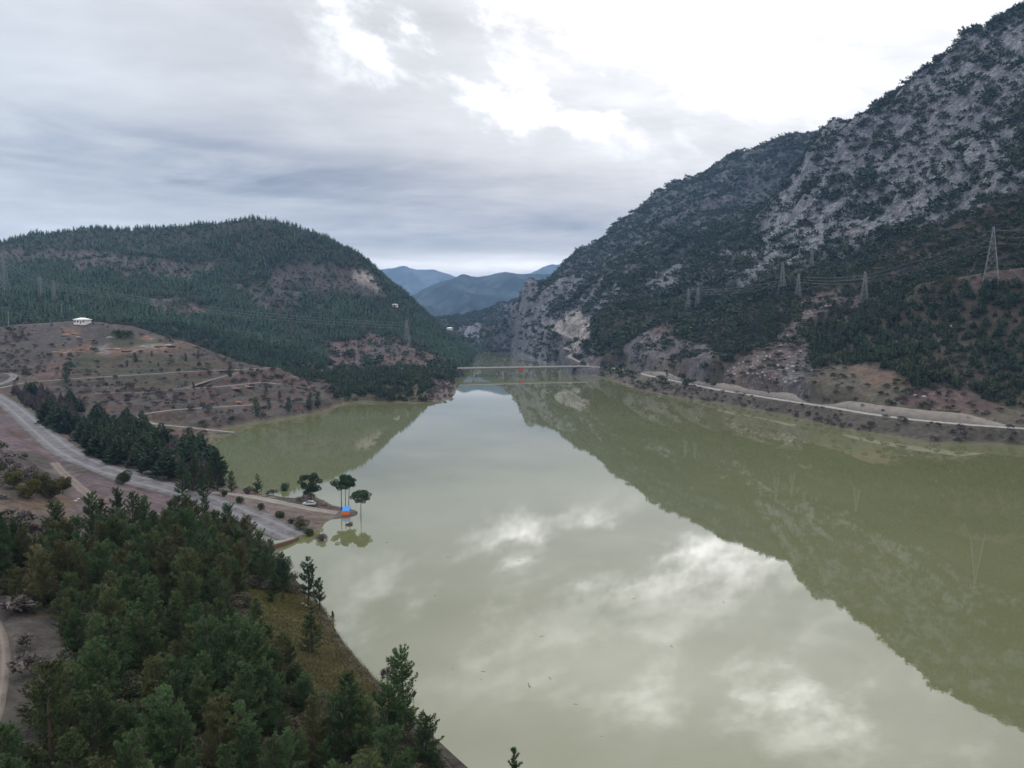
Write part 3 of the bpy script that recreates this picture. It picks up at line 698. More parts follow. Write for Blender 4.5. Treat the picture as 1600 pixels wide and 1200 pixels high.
M = {}
M['land'] = mat_land()
M['bark'] = simple('bark', (.075, .055, .042), .9, var=.35, scale=3)
M['greybark'] = simple('grey_bark', (.16, .145, .135), .9, var=.3, scale=3)
M['needle'] = mat_leaf('pine_needles', [(.022, .046, .020), (.072, .120, .047), (.047, .049, .019), (.115, .108, .046)])
M['needle_blue'] = mat_leaf('pine_needles_dark', [(.018, .038, .024), (.052, .094, .048), (.024, .042, .022), (.062, .098, .046)])
M['forest'] = mat_leaf('far_needles', [(.020, .044, .026), (.046, .084, .048), (.014, .032, .022), (.034, .062, .038)], False)
M['scrub'] = mat_leaf('far_scrub', [(.016, .029, .019), (.038, .059, .031), (.022, .032, .017), (.050, .066, .028)], False)
M['rforest'] = mat_leaf('slope_pines', [(.016, .033, .020), (.040, .068, .034), (.022, .034, .017), (.055, .072, .030)], False)
M['drybrush'] = mat_leaf('dry_brush', [(.045, .038, .034), (.100, .084, .078), (.050, .040, .040), (.105, .082, .084)], False)
M['under'] = mat_leaf('undergrowth', [(.020, .030, .014), (.060, .070, .030), (.045, .038, .026), (.100, .082, .055)], False)
M['leafbush'] = mat_leaf('bush_leaves', [(.018, .030, .014), (.048, .068, .028), (.030, .032, .014), (.080, .078, .032)])
M['olive'] = mat_leaf('olive_leaves', [(.030, .036, .012), (.090, .092, .030), (.036, .034, .012), (.110, .095, .030)])
M['twig'] = mat_leaf('bare_twigs', [(.05, .040, .036), (.12, .10, .09), (.06, .045, .042), (.13, .105, .10)])
M['yellowbush'] = mat_leaf('yellow_leaves', [(.10, .11, .015), (.30, .32, .05), (.12, .12, .02), (.30, .32, .05)])
M['greybush'] = mat_leaf('grey_leaves', [(.05, .06, .075), (.16, .18, .21), (.05, .06, .07), (.18, .2, .22)])
M['grass'] = mat_leaf('grass_blades', [(.045, .038, .020), (.120, .098, .034), (.050, .058, .016), (.160, .150, .030)], False)

# ------------------------------------------------------------------ land mesh
zc = zprop(0)[ZI]                     # (NR,NA,3)
for c_ in range(3): zc[..., c_] = blur(zc[..., c_], 2)
zc = zc * (1 - RISER[..., None] * .75) + np.array([.072, .047, .041]) * RISER[..., None] * .75  # terrace risers: bare red soil, its dark colour also painting in extra shading
# a damp pale rim at the waterline
rim = (1 - sstep(np.abs(SD - 0.8), 0.5, 2.5 * np.clip(R2 / 300, .5, 1.5)))[..., None] * (R2 < 800)[..., None]
zc = zc * (1 - rim * .6) + np.array([.10, .085, .062]) * rim * .6
cliffz = ((R2 < 175) & (SD > 0) & (SD < 4.5) & (GX < 0))[..., None]
zc = np.where(cliffz, np.array([.13, .115, .095]), zc)
ROCK = np.where(cliffz[..., 0], 0.8, ROCK)
V = np.stack([GX, GY, H], -1).reshape(-1, 3)
ii = (np.arange(NR - 1)[:, None] * NA + np.arange(NA - 1)[None]).ravel()
Fq = np.stack([ii, ii + 1, ii + NA + 1, ii + NA], 1)
zrgba = np.concatenate([zc, np.ones((NR, NA, 1))], -1)
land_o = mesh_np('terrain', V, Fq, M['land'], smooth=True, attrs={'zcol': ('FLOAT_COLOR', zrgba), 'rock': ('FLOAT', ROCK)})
tag(land_o, kind='structure')

# far mountains: ridges farther up the valley
def far_range(name, crest, Dc, D0, D1, seed, amp, col):
    na, nd = 520, 220
    a = np.linspace(-0.62, 0.55, na); D = np.linspace(D0, D1, nd)
    aa, DD = np.meshgrid(a, D)
    ca = np.array([ray(px, py)[0] for px, py in crest]); ce = np.array([CAMH + ray(px, py)[1] * Dc for px, py in crest])
    cz = np.interp(aa, ca, ce)
    X = aa * DD; Y = DD
    t_ = np.where(DD < Dc, (DD - D0) / (Dc - D0), (D1 - DD) / (D1 - Dc))
    sp = ridged(X / (Dc * .09), Y / (Dc * .22), 4, seed)
    sh = t_ ** 1.15
    Z = cz * sh + (sp - .35) * amp * np.sin(np.clip(t_, 0, 1) * math.pi) ** .8 + fbm(X / 160, Y / 160, 4, seed + 3) * amp * .18 * sstep(t_, 0, .2)
    Z = Z - 5
    vv = np.stack([X, Y, Z], -1).reshape(-1, 3)
    i_ = (np.arange(nd - 1)[:, None] * na + np.arange(na - 1)[None]).ravel()
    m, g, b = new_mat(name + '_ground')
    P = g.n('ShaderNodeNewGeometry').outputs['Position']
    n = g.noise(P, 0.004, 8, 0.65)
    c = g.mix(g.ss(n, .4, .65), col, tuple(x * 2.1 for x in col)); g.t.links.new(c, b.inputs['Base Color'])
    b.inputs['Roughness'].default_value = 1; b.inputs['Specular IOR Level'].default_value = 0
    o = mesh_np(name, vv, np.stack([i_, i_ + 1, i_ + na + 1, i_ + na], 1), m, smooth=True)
    tag(o, kind='structure')
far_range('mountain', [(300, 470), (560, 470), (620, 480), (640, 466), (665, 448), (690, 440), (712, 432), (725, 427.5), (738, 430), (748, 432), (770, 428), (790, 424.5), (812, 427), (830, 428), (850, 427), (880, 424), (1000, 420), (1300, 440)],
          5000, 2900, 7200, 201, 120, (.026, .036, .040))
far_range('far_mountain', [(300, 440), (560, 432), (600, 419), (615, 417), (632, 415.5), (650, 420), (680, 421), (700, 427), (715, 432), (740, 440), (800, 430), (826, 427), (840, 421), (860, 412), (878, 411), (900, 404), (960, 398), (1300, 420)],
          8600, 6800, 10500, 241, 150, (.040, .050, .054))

# ------------------------------------------------------------------ water
def mat_water():
    m, g, b = new_mat('murky_water')
    P = g.n('ShaderNodeNewGeometry').outputs['Position']
    n = g.noise(P, 0.012, 4, 0.6); n2 = g.noise(g.n('ShaderNodeMapping', ins={0: P, 3: (1, .25, 1)}).outputs[0], 0.02, 5, 0.6)
    c = g.mix(g.ss(n, .3, .7), (.099, .104, .049), (.113, .117, .058))
    c = g.mix(g.m('MULTIPLY', g.ss(n2, .5, .75), .35), c, (.116, .120, .070))
    g.t.links.new(c, b.inputs['Base Color'])
    b.inputs['Roughness'].default_value = 0.0; b.inputs['IOR'].default_value = 2.2; b.inputs['Specular IOR Level'].default_value = 0.5
    w1 = g.noise(P, 0.9, 4, 0.5); w2 = g.noise(P, 0.07, 3, 0.5)
    bp = g.n('ShaderNodeBump', ins={'Strength': 0.25, 'Distance': 0.007, 'Height': g.m('ADD', w1, g.m('MULTIPLY', w2, 2.0))})
    g.t.links.new(bp.outputs[0], b.inputs['Normal'])
    return m
wa = MB(); NW = 24
xs_ = np.linspace(-1400, 1800, NW); ys_ = np.linspace(-300, 2700, NW)
wa.v = [(x, y, 0.0) for y in ys_ for x in xs_]; wa.f = [(j * NW + i, j * NW + i + 1, (j + 1) * NW + i + 1, (j + 1) * NW + i) for j in range(NW - 1) for i in range(NW - 1)]
tag(wa.build('water', mat_water()), kind='structure')
# the ground beyond the grid (behind the camera and past its edges), one sheet to the horizon
gs = MB(); gs.v = [(-16000, -3000, -7), (16000, -3000, -7), (16000, 16000, -7), (-16000, 16000, -7)]; gs.f = [(0, 1, 2, 3)]
tag(gs.build('ground', simple('ground_soil', (.05, .045, .035), .95, scale=.01)), kind='structure')

# ------------------------------------------------------------------ roads
def resample(pts, step):
    P = np.array(pts, float); d = np.hypot(*(np.diff(P[:, :2], axis=0).T)); s = np.concatenate([[0], np.cumsum(d)])
    n = max(4, int(s[-1] / step)); q = np.linspace(0, s[-1], n)
    out = np.stack([np.interp(q, s, P[:, i]) for i in range(3)], 1)
    for _ in range(6): out[1:-1] = (out[:-2] + 2 * out[1:-1] + out[2:]) / 4
    return out
def strip(name, r, mat, lift=0.0, zoff=-0.05):
    C_ = resample(r['p'], max(2.0, r['w'] * .5)); T = np.gradient(C_, axis=0); T /= np.hypot(T[:, 0], T[:, 1])[:, None] + 1e-9
    Nn = np.stack([-T[:, 1], T[:, 0]], 1); L = np.linspace(-1, 1, 7)
    wv = r['w'] / 2 * (1 + 0.25 * fbm(C_[:, 0] / 7, C_[:, 1] / 7, 3, 5))
    V_ = []; lat = []
    for l in L:
        xy = C_[:, :2] + Nn * (l * wv)[:, None]
        z = np.maximum(C_[:, 2] + zoff - (abs(l) > .9) * .22, hgt(xy[:, 0], xy[:, 1]) + 0.03)
        V_.append(np.column_stack([xy, z])); lat.append(np.full(len(C_), l))
    V_ = np.stack(V_, 1); n, m_ = V_.shape[:2]
    i_ = (np.arange(n - 1)[:, None] * m_ + np.arange(m_ - 1)[None]).ravel()
    o = mesh_np(name, V_.reshape(-1, 3), np.stack([i_, i_ + m_, i_ + m_ + 1, i_ + 1], 1), mat, smooth=True, attrs={'lat': ('FLOAT', np.stack(lat, 1).ravel())})
    return tag(o, kind='structure')
tr_pale = mat_track('pale_track', (.12, .105, .092), (.21, .19, .17))
tr_grey = mat_track('grey_road', (.065, .060, .062), (.140, .136, .145))
tr_asph = mat_track('worn_asphalt', (.16, .155, .15), (.27, .26, .25), False)
tr_brown = mat_track('brown_track', (.085, .068, .060), (.135, .112, .100))
for nm, mt in [('lakeside_road', tr_asph), ('approach_road', tr_asph), ('ramp_road', tr_grey), ('spit_track', tr_pale), ('upper_field_track', tr_pale), ('middle_field_track', tr_brown), ('lower_field_track', tr_pale),
               ('inlet_track', tr_pale), ('hillside_track', tr_brown), ('cut_track', tr_pale), ('pylon_track', tr_brown), ('near_track', tr_brown), ('left_field_track', tr_grey), ('side_track', tr_brown)]:
    strip({'lakeside_road': 'road', 'approach_road': 'road', 'ramp_road': 'road'}.get(nm, 'dirt_track'), ROADS[nm], mt)
# gravel embankment above the lakeside road
def embankment(p0, p1):
    C_ = resample(ROADS['lakeside_road']['p'], 3.0)
    px, _ = project(C_[:, 0], C_[:, 1], C_[:, 2]); C_ = C_[(px > p0) & (px < p1)]
    T = np.gradient(C_, axis=0); T /= np.hypot(T[:, 0], T[:, 1])[:, None]
    Nn = np.stack([-T[:, 1], T[:, 0]], 1)
    if (Nn[0] @ np.array([1, 1])) < 0: Nn = -Nn
    n = len(C_); e = np.minimum(np.arange(n), np.arange(n)[::-1]) * 3.0
    hh = 4.6 * sstep(e, 0, 26) + .15 * fbm(C_[:, 0] / 8, C_[:, 1] / 8, 3, 77)
    prof = [(3.9, -.5), (4.6, .25), (6.2, .55), (8.0, .92), (9.4, 1.0), (11, .96), (13, .5), (14.5, -.2)]
    rows = []
    for off, k_ in prof:
        xy = C_[:, :2] + Nn * off; rows.append(np.column_stack([xy, C_[:, 2] + hh * k_ + (.12 * fbm(xy[:, 0] / 2, xy[:, 1] / 2, 2, 8) if 0 < k_ else 0)]))
    V_ = np.stack(rows, 1); m_ = len(prof); i_ = (np.arange(n - 1)[:, None] * m_ + np.arange(m_ - 1)[None]).ravel()
    return mesh_np('gravel_embankment', V_.reshape(-1, 3), np.stack([i_, i_ + m_, i_ + m_ + 1, i_ + 1], 1), M['emb'], smooth=True)
M['emb'] = simple('gravel', (.150, .130, .112), .95, var=.45, scale=.35)
tag(embankment(992, 1262), kind='structure'); tag(embankment(1270, 1590), kind='structure')

# ------------------------------------------------------------------ tree prototypes
def blades(P, Dv, L, Wd, rs):
    """one thin triangle per row: base at P, pointing along Dv"""
    n = len(P); Dv = Dv / (np.linalg.norm(Dv, axis=1)[:, None] + 1e-9)
    r = rs.normal(size=(n, 3)); s = np.cross(Dv, r); s /= np.linalg.norm(s, axis=1)[:, None] + 1e-9
    L = np.broadcast_to(L, n)[:, None]; Wd = np.broadcast_to(Wd, n)[:, None]
    V_ = np.stack([P - s * Wd, P + s * Wd, P + Dv * L], 1).reshape(-1, 3)
    return V_
def tri_idx(n): return np.arange(n * 3).reshape(-1, 3)

def pine_arrays(h, R, seed, bare=0.10, dens=1.0, shape=0.85, bl=.31, bw=.031, limbs=True):
    rs = np.random.default_rng(seed)
    tr = MB(); lean = rs.normal(size=2) * .02
    cx = lambda z: np.array([lean[0] * z + .12 * math.sin(z * .7 + seed), lean[1] * z + .1 * math.cos(z * .6 + seed)])
    tz_ = np.linspace(0, h * .96, 9); r0 = .018 * h + .04
    tr.tube([(*(cx(z) - cx(0)), z - .4 * (z == 0)) for z in tz_], [r0 * (1 - z / h) ** .8 + .02 for z in tz_], 7)
    P = []; D = []; tone = []
    z = bare * h
    while z < h * .985:
        t_ = z / h
        nb = int(rs.integers(3, 6))
        for _ in range(nb):
            th = rs.uniform(0, 2 * np.pi)
            ln = R * ((1 - t_) ** shape * (0.75 if t_ < bare + .08 else 1)) * rs.uniform(.62, 1.12) + .25
            up = rs.uniform(.12, .42) + .5 * t_
            d0 = np.array([math.cos(th), math.sin(th), up]); d0 /= np.linalg.norm(d0)
            base = np.array([*(cx(z) - cx(0)), z])
            nst = max(3, int(ln / .22))
            pts = []
            for q in range(nst + 1):
                f = q / nst; p = base + d0 * ln * f; p[2] += .16 * ln * f * f - .06 * ln * math.sin(f * 3.1); pts.append(p)
            if limbs and rs.random() < .5: tr.tube([pts[0], pts[len(pts) // 2], pts[-1]], [.012 * h * .4, .02, .008], 3, False)
            btone = rs.uniform(-.2, .2)
            for q in range(1, nst + 1):
                f = q / nst
                if f < .22: continue
                nt = int(2 + 3 * dens)
                for _k in range(nt):
                    side = rs.normal(size=3) * np.array([.8, .8, .45]); tw = pts[q] + side * .17 * (1.3 - f) * min(ln, 2.2)
                    m_ = 9
                    dd = d0[None] * .8 + rs.normal(size=(m_, 3)) * .55 + np.array([0, 0, .45])
                    P.append(np.repeat(tw[None], m_, 0)); D.append(dd)
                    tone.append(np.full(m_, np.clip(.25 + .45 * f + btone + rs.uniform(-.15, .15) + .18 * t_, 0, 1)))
        z += rs.uniform(.34, .62) * (1 + .04 * h) / 1.2
    m_ = 14; top = np.array([*(cx(h) - cx(0)), h * .97])
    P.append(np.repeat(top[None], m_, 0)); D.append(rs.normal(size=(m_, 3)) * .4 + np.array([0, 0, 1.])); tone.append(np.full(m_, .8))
    P = np.concatenate(P); D = np.concatenate(D); tone = np.concatenate(tone)
    V_ = blades(P, D, rs.uniform(.7, 1.25, len(P)) * bl, rs.uniform(.7, 1.3, len(P)) * bw, rs)
    return tr, V_, np.repeat(tone, 3)

def crown_arrays(centres, radii, n, seed, bl=.3, bw=.05, flat=.75):
    """leafy clumps round given centres"""
    rs = np.random.default_rng(seed); P = []; D = []; T = []
    for c_, r_ in zip(centres, radii):
        m_ = int(n * r_ * r_)
        d = rs.normal(size=(m_, 3)); d /= np.linalg.norm(d, axis=1)[:, None]
        rad = rs.uniform(.45, 1.0, m_) ** .6
        P.append(np.array(c_) + d * rad[:, None] * r_ * np.array([1, 1, flat])); D.append(d + rs.normal(size=(m_, 3)) * .6 + [0, 0, .3])
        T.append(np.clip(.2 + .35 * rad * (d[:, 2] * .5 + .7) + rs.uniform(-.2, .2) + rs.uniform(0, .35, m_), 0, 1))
    P = np.concatenate(P); D = np.concatenate(D); T = np.concatenate(T)
    return blades(P, D, rs.uniform(.7, 1.3, len(P)) * bl, rs.uniform(.7, 1.3, len(P)) * bw, rs), np.repeat(T, 3)

def make_tree(name, tr, V_, tone, leafmat, bark='bark', crown='crown', trunk='trunk'):
    root = empty(name)
    tr.build(trunk, M[bark], root, smooth=True)
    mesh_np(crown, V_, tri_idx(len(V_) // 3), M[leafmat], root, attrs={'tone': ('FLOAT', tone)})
    return root

def bare_arrays(h, seed, spread=.55, depth=5):
    rs = random.Random(seed); tr = MB(); twP = []; twD = []
    def grow(p, d, L, r, k_):
        q = p + d * L; tr.tube([p, (p + q) / 2 + Vector((rs.uniform(-1, 1), rs.uniform(-1, 1), 0)) * L * .05, q], [r, r * .85, r * .68], 5 if k_ > 2 else 3, False)
        if k_ == 0:
            for _ in range(6): twP.append(tuple(q - d * L * rs.random())); twD.append(tuple(d + Vector((rs.uniform(-1, 1), rs.uniform(-1, 1), rs.uniform(-.3, 1))) * .8))
            return
        for _ in range(3 if k_ > 1 else 2):
            nd = (d + Vector((rs.uniform(-1, 1), rs.uniform(-1, 1), rs.uniform(-.2, .8))) * spread).normalized()
            grow(p + d * L * rs.uniform(.6, 1), nd, L * rs.uniform(.62, .85), r * .6, k_ - 1)
    grow(Vector((0, 0, -.2)), Vector((0, 0, 1)), h * .26, h * .014 + .02, depth)
    P = np.array(twP); D = np.array(twD); g_ = np.random.default_rng(seed)
    return tr, blades(P, D, .09 * h, .018 * h * .3, g_), np.repeat(g_.uniform(0, 1, len(P)), 3)

used = set()
def place(proto, x, y, z=None, s=1.0, rz=None, label=None, cat=None, group=None, sz=None):
    if id(proto) in used: o = copy_tree(proto)
    else: o = proto; used.add(id(proto))
    if z is None: z = float(hgt(x, y))
    o.location = (x, y, z - 0.05); o.rotation_euler = (0, 0, random.uniform(0, 6.28) if rz is None else rz)
    o.scale = (s, s, s if sz is None else sz)
    for k_ in ('label', 'category', 'group'):
        if k_ in o: del o[k_]
    tag(o, label, cat, group)
    return o

pines = []
for i, (h, R, sh, br) in enumerate([(9.5, 2.9, .55, .10), (8.5, 3.0, .42, .08), (10.5, 2.9, .66, .14), (7.5, 2.7, .45, .06), (9.0, 3.1, .38, .12), (11.0, 3.2, .50, .2)]):
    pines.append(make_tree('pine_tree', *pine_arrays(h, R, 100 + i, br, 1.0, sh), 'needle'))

# ------------------------------------------------------------------ scatter the vegetation
def scatter(r0, r1, s, seed):
    """jittered grid of land points between two distances from the valley mouth"""
    rs = np.random.default_rng(seed); xm = r1 * math.sin(math.radians(44))
    x = np.arange(-xm, xm, s); y = np.arange(20, r1, s); X, Y = np.meshgrid(x, y)
    X = (X + rs.uniform(-.48, .48, X.shape) * s).ravel(); Y = (Y + rs.uniform(-.48, .48, Y.shape) * s).ravel()
    r = np.hypot(X, Y); az = np.abs(np.arctan2(X, Y))
    m_ = (r > r0) & (r <= r1) & (az < math.radians(43)); X, Y = X[m_], Y[m_]
    j, i = gidx(X, Y)
    vis = (hgt(X, Y) + 16 - CAMH) / np.hypot(X, Y) > RUNMAX[j, i] - 0.004
    ok = (SD[j, i] > 1.5) & (ROADM[j, i] > 1.6) & vis
    X, Y, j, i = X[ok], Y[ok], j[ok], i[ok]
    return X, Y, ZI[j, i], rs, SD[j, i]
LANDV = {k_: [] for k_ in ('under', 'tall', 'conifer', 'shrub', 'rpine', 'gpine', 'dry', 'npine')}
for r0, r1, s, sd__ in [(24, 260, 3.75, 1), (260, 480, 4.6, 2), (480, 760, 5.0, 3), (760, 1350, 5.6, 4), (1350, 2700, 8.5, 5)]:
    X, Y, Z_, rs, sdv = scatter(r0, r1, s, sd__)
    cl = fbm(X / 22, Y / 22, 3, 91) * .9 + fbm(X / 70, Y / 70, 2, 97) * .7
    u = rs.random(len(X)); acc = np.zeros(len(X)); done = np.zeros(len(X), bool)
    for zi, zn in enumerate(ZN):
        mz = Z_ == zi
        if not mz.any(): continue
        base = np.zeros(len(X))
        for kd, dn in ZT[zn][3]:
            p = np.clip(dn + cl * .35, 0, 1) if dn > .8 else np.clip(dn * (1 + cl * 1.9), 0, 1)
            take = mz & ~done & (rs.random(len(X)) < p)
            done |= take
            LANDV[kd].append(np.column_stack([X[take], Y[take]]))
for k_ in LANDV: LANDV[k_] = np.concatenate(LANDV[k_]) if LANDV[k_] else np.zeros((0, 2))

def merged(name, pts, protoV, protoF, protoT, hts, mat, label=None, cat=None, wid=1.0, seed=0):
    """one mass of far foliage: every crown its own shape, size and turn"""
    rs = np.random.default_rng(seed); n = len(pts); k_ = rs.integers(0, len(protoV), n)
    z = hgt(pts[:, 0], pts[:, 1]); VV = []; FF = []; TT = []; base = 0
    for q in range(len(protoV)):
        sel = np.nonzero(k_ == q)[0]
        if not len(sel): continue
        v = protoV[q]; a = rs.uniform(0, 6.28, len(sel)); h = hts[sel]; w = h * wid * rs.uniform(.8, 1.25, len(sel))
        c, s = np.cos(a)[:, None], np.sin(a)[:, None]
        x = (v[None, :, 0] * c - v[None, :, 1] * s) * w[:, None] + pts[sel, 0][:, None]
        y = (v[None, :, 0] * s + v[None, :, 1] * c) * w[:, None] + pts[sel, 1][:, None]
        zz = v[None, :, 2] * h[:, None] + z[sel][:, None] - .15
        VV.append(np.stack([x, y, zz], -1).reshape(-1, 3))
        f = protoF[q][None] + (np.arange(len(sel)) * len(v))[:, None, None] + base; FF.append(f.reshape(-1, protoF[q].shape[1]))
        tn = np.clip(protoT[q][None] + rs.uniform(-.3, .3, len(sel))[:, None], 0, 1); TT.append(tn.ravel()); base += len(sel) * len(v)
    o = mesh_np(name, np.concatenate(VV), np.concatenate(FF), mat, attrs={'tone': ('FLOAT', np.concatenate(TT))})
    return tag(o, label, cat, kind='stuff')

def lod_conifer(seed, n, tall=True):
    rs = np.random.default_rng(seed)      # unit height
    z = rs.uniform(.06, .97, n) ** (.9); th = rs.uniform(0, 2 * np.pi, n)
    rad = (.24 if tall else .38) * (1 - z) ** .75 * rs.uniform(.35, 1, n)
    P = np.stack([rad * np.cos(th), rad * np.sin(th), z], 1)
    D = np.stack([np.cos(th), np.sin(th), rs.uniform(-.1, 1.2, n)], 1)
    L = (.17 if tall else .2) * (1.15 - z); Wd = (.055 if tall else .075) * (1.25 - z) * (300 / (n + 120)) ** .5
    V_ = blades(P, D, L, Wd, rs)
    core = 6; a = np.arange(core) * 2 * np.pi / core       # a slim solid heart so the crown is not see-through
    cr = np.stack([.11 * np.cos(a), .11 * np.sin(a), np.full(core, .12)], 1); ctip = np.array([[0, 0, .92]])
    V2 = np.concatenate([V_, cr, ctip]); b = len(V_)
    F2 = np.concatenate([tri_idx(n), np.array([[b + i, b + (i + 1) % core, b + core] for i in range(core)])])
    T = np.concatenate([np.repeat(np.clip(.15 + .5 * z + rs.uniform(-.2, .3, n), 0, 1), 3), np.full(core + 1, .15)])
    return V2, F2, T
def lod_shrub(seed, n, flat=.62):
    rs = np.random.default_rng(seed); P = []
    lob = [(rs.uniform(-.28, .28), rs.uniform(-.28, .28), rs.uniform(.35, .65), rs.uniform(.25, .42)) for _ in range(5)]
    m_ = n // 5; P = []; D = []; T = []
    for lx, ly, lz, lr in lob:
        d = rs.normal(size=(m_, 3)); d[:, 2] = np.abs(d[:, 2]) * .9 - .25; d /= np.linalg.norm(d, axis=1)[:, None]
        P.append(np.array([lx, ly, lz]) + d * lr * rs.uniform(.5, 1, m_)[:, None]); D.append(d + rs.normal(size=(m_, 3)) * .5)
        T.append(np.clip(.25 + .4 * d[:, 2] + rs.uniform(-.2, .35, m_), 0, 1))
    P = np.concatenate(P); P[:, 2] = np.maximum(P[:, 2], .02); D = np.concatenate(D); T = np.concatenate(T)
    return blades(P, D, .30 * (60 / n) ** .45, .10 * (60 / n) ** .5, rs), tri_idx(len(P)), np.repeat(T, 3)

def LOD(fn, k0, n, cnt, *a):
    r = [fn(k0 + i, n, *a) for i in range(cnt)]; return [x[0] for x in r], [x[1] for x in r], [x[2] for x in r]
con_far = LOD(lod_conifer, 300, 26, 6); con_mid = LOD(lod_conifer, 320, 110, 6); con_near = LOD(lod_conifer, 340, 520, 5, False)
shr_far = LOD(lod_shrub, 400, 40, 7); shr_mid = LOD(lod_shrub, 420, 110, 7)
rp_mid = LOD(lod_conifer, 440, 170, 6, False)

def by_r(P): return np.hypot(P[:, 0], P[:, 1])
def jit(n, lo, hi, seed): return np.random.default_rng(seed).uniform(lo, hi, n) * 1.0

# 1. near pines, one object each; what is past 300 joins the mass
npn = LANDV['npine']; TREELESS = MOSS_W[:6] + [G(575, 1150, 9)[:2], G(490, 1125, 10)[:2], G(410, 1050, 10)[:2], G(375, 985, 10)[:2]]
npn = npn[~in_poly(npn[:, 0], npn[:, 1], TREELESS)]
gp = LANDV['gpine']
pr = by_r(npn)
vis_px = project(npn[:, 0], npn[:, 1], hgt(npn[:, 0], npn[:, 1]) + 4)
inview = (vis_px[0] > -60) & (vis_px[0] < 900) & (vis_px[1] < 1330)
npn = npn[inview]; npn = npn[np.random.default_rng(4).permutation(len(npn))[:300]]; order = np.argsort(by_r(npn)); npn = npn[order]
keep_n = min(300, len(npn))
def near_label(x, y, s):
    px, py = project(x, y, float(hgt(x, y)) + 3 * s)
    size = 'small bushy pine' if s < .68 else 'middling bushy pine' if s < .88 else 'tall bushy pine'
    if py > 1120: w = 'at the bottom edge of the picture'
    elif px > 350 and py > 930: w = 'bordering the mossy slope above the cliff'
    elif px < 110: w = 'on the side of the wood by the left dirt track'
    elif py < 870: w = 'on the upper edge of the wood below the grey road'
    elif px > 360: w = 'on the wooded bank facing the flooded road end'
    elif px < 240: w = 'in the left half of the near wood'
    else: w = 'in the middle of the near wood'
    return size + ' ' + w, w
for x, y in npn[:keep_n]:
    s_ = random.choice((.48, .58, .68, .77, .85, .94, 1.04)) * random.uniform(.92, 1.08) * (.62 if SD[gidx(x, y)] < 7 else 1); lab_, grp_ = near_label(x, y, s_)
    place(random.choice(pines), x, y, s=s_, label=lab_, cat='pine tree', group='pines ' + grp_)
rest = npn[keep_n:]
allmid = np.concatenate([rest, gp]) if len(rest) else gp
far_c = LANDV['conifer']
def hvar(P, lo, hi, seed):
    b = np.clip(.5 + fbm(P[:, 0] / 45, P[:, 1] / 45, 3, seed) * .9, 0, 1); r = np.random.default_rng(seed)
    return (lo + (hi - lo) * b) * r.uniform(.6, 1.25, len(P))
merged('pine_forest', far_c[by_r(far_c) > 900], *con_far, hvar(far_c[by_r(far_c) > 900], 7.0, 14.0, 11), M['forest'], 'dark conifer plantation covering the hill left of the lake', 'forest', 1.25, 12)
c2 = far_c[by_r(far_c) <= 900]
merged('pine_wood', c2, *con_mid, hvar(c2, 6, 13, 13), M['forest'], 'dark green conifers in the hollow behind the terraced field', 'forest', 1.0, 14)
if len(allmid): merged('gully_pines', allmid, *con_near, jit(len(allmid), 7, 14, 15), M['rforest'], 'green pines lining the gully beside the grey road', 'trees', 1.0, 16)
rp = LANDV['rpine']
merged('slope_pines', rp, *rp_mid, hvar(rp, 4, 11, 17), M['rforest'], 'deep green pines on the lower slopes and the wooded headland', 'forest', 1.0, 18)
sh_ = LANDV['shrub']; rr_ = by_r(sh_)
far_s = sh_[rr_ > 800]; mid_s = sh_[rr_ <= 800]
mid_s = mid_s[np.argsort(by_r(mid_s))]
near_shrub = mid_s[:280]; mid_s = mid_s[280:]
merged('mountain_scrub', far_s, *shr_far, hvar(far_s, 2.5, 11, 19), M['scrub'], 'dark evergreen scrub scattered over the rocky mountain', 'scrub', 1.15, 20)
merged('hillside_scrub', mid_s, *shr_mid, jit(len(mid_s), 3.0, 7.0, 21), M['scrub'], 'dark bushes on the lower slope above the lakeside road', 'scrub', 1.2, 22)
dr = LANDV['dry']
rs_u = np.random.default_rng(303); un = np.column_stack([rs_u.uniform(-130, 0, 5200), rs_u.uniform(40, 185, 5200)])
ju, iu = gidx(un[:, 0], un[:, 1]); un = un[(ZI[ju, iu] == ZN.index('nearwood')) & (SD[ju, iu] > 1)]; un = un[~in_poly(un[:, 0], un[:, 1], MOSS_W) | (rs_u.random(len(un)) < .06)]
if len(un): merged('undergrowth', un, *LOD(lod_shrub, 460, 900, 6), jit(len(un), .7, 2.4, 27), M['under'], 'brown and green undergrowth between the pines of the near wood', 'undergrowth', 1.5, 28)
merged('dry_brush', dr, *shr_mid, jit(len(dr), 1.0, 3.4, 23), M['drybrush'], 'leafless brown brushwood on banks and old terraces', 'brushwood', 1.25, 24)
tl = LANDV['tall']
if len(tl): merged('bare_thicket', tl, *LOD(lod_conifer, 480, 260, 5, False), jit(len(tl), 4, 8.5, 25), M['drybrush'], 'leafless brown thicket at the head of the gully', 'thicket', 0.8, 26)

# ------------------------------------------------------------------ pylons and their cables
M['steel'] = simple('galvanised_steel', (.22, .23, .25), .55, .4, .2, 1.0)
M['steel_pale'] = simple('pale_steel', (.20, .20, .22), .6, .2, .15, 1.0)
M['cable'] = simple('cable', (.16, .165, .18), .5, .5)
M['ceramic'] = simple('insulator_glass', (.12, .16, .16), .3)
M['concrete'] = simple('concrete', (.26, .25, .235), .85, var=.2, scale=.6)
M['concrete_dark'] = simple('stained_concrete', (.11, .105, .10), .9, var=.3, scale=.5)
M['white'] = simple('white_render', (.72, .71, .68), .8, var=.06)
M['dark'] = simple('dark_glass', (.02, .022, .025), .15, spec=.5)
M['rooftile'] = simple('pale_roof', (.62, .61, .60), .7, var=.12, scale=1.0)
M['wood'] = simple('weathered_wood', (.12, .09, .065), .85, var=.3, scale=2)
M['red'] = simple('red_paint', (.42, .045, .04), .6, var=.2)
PYL = {}
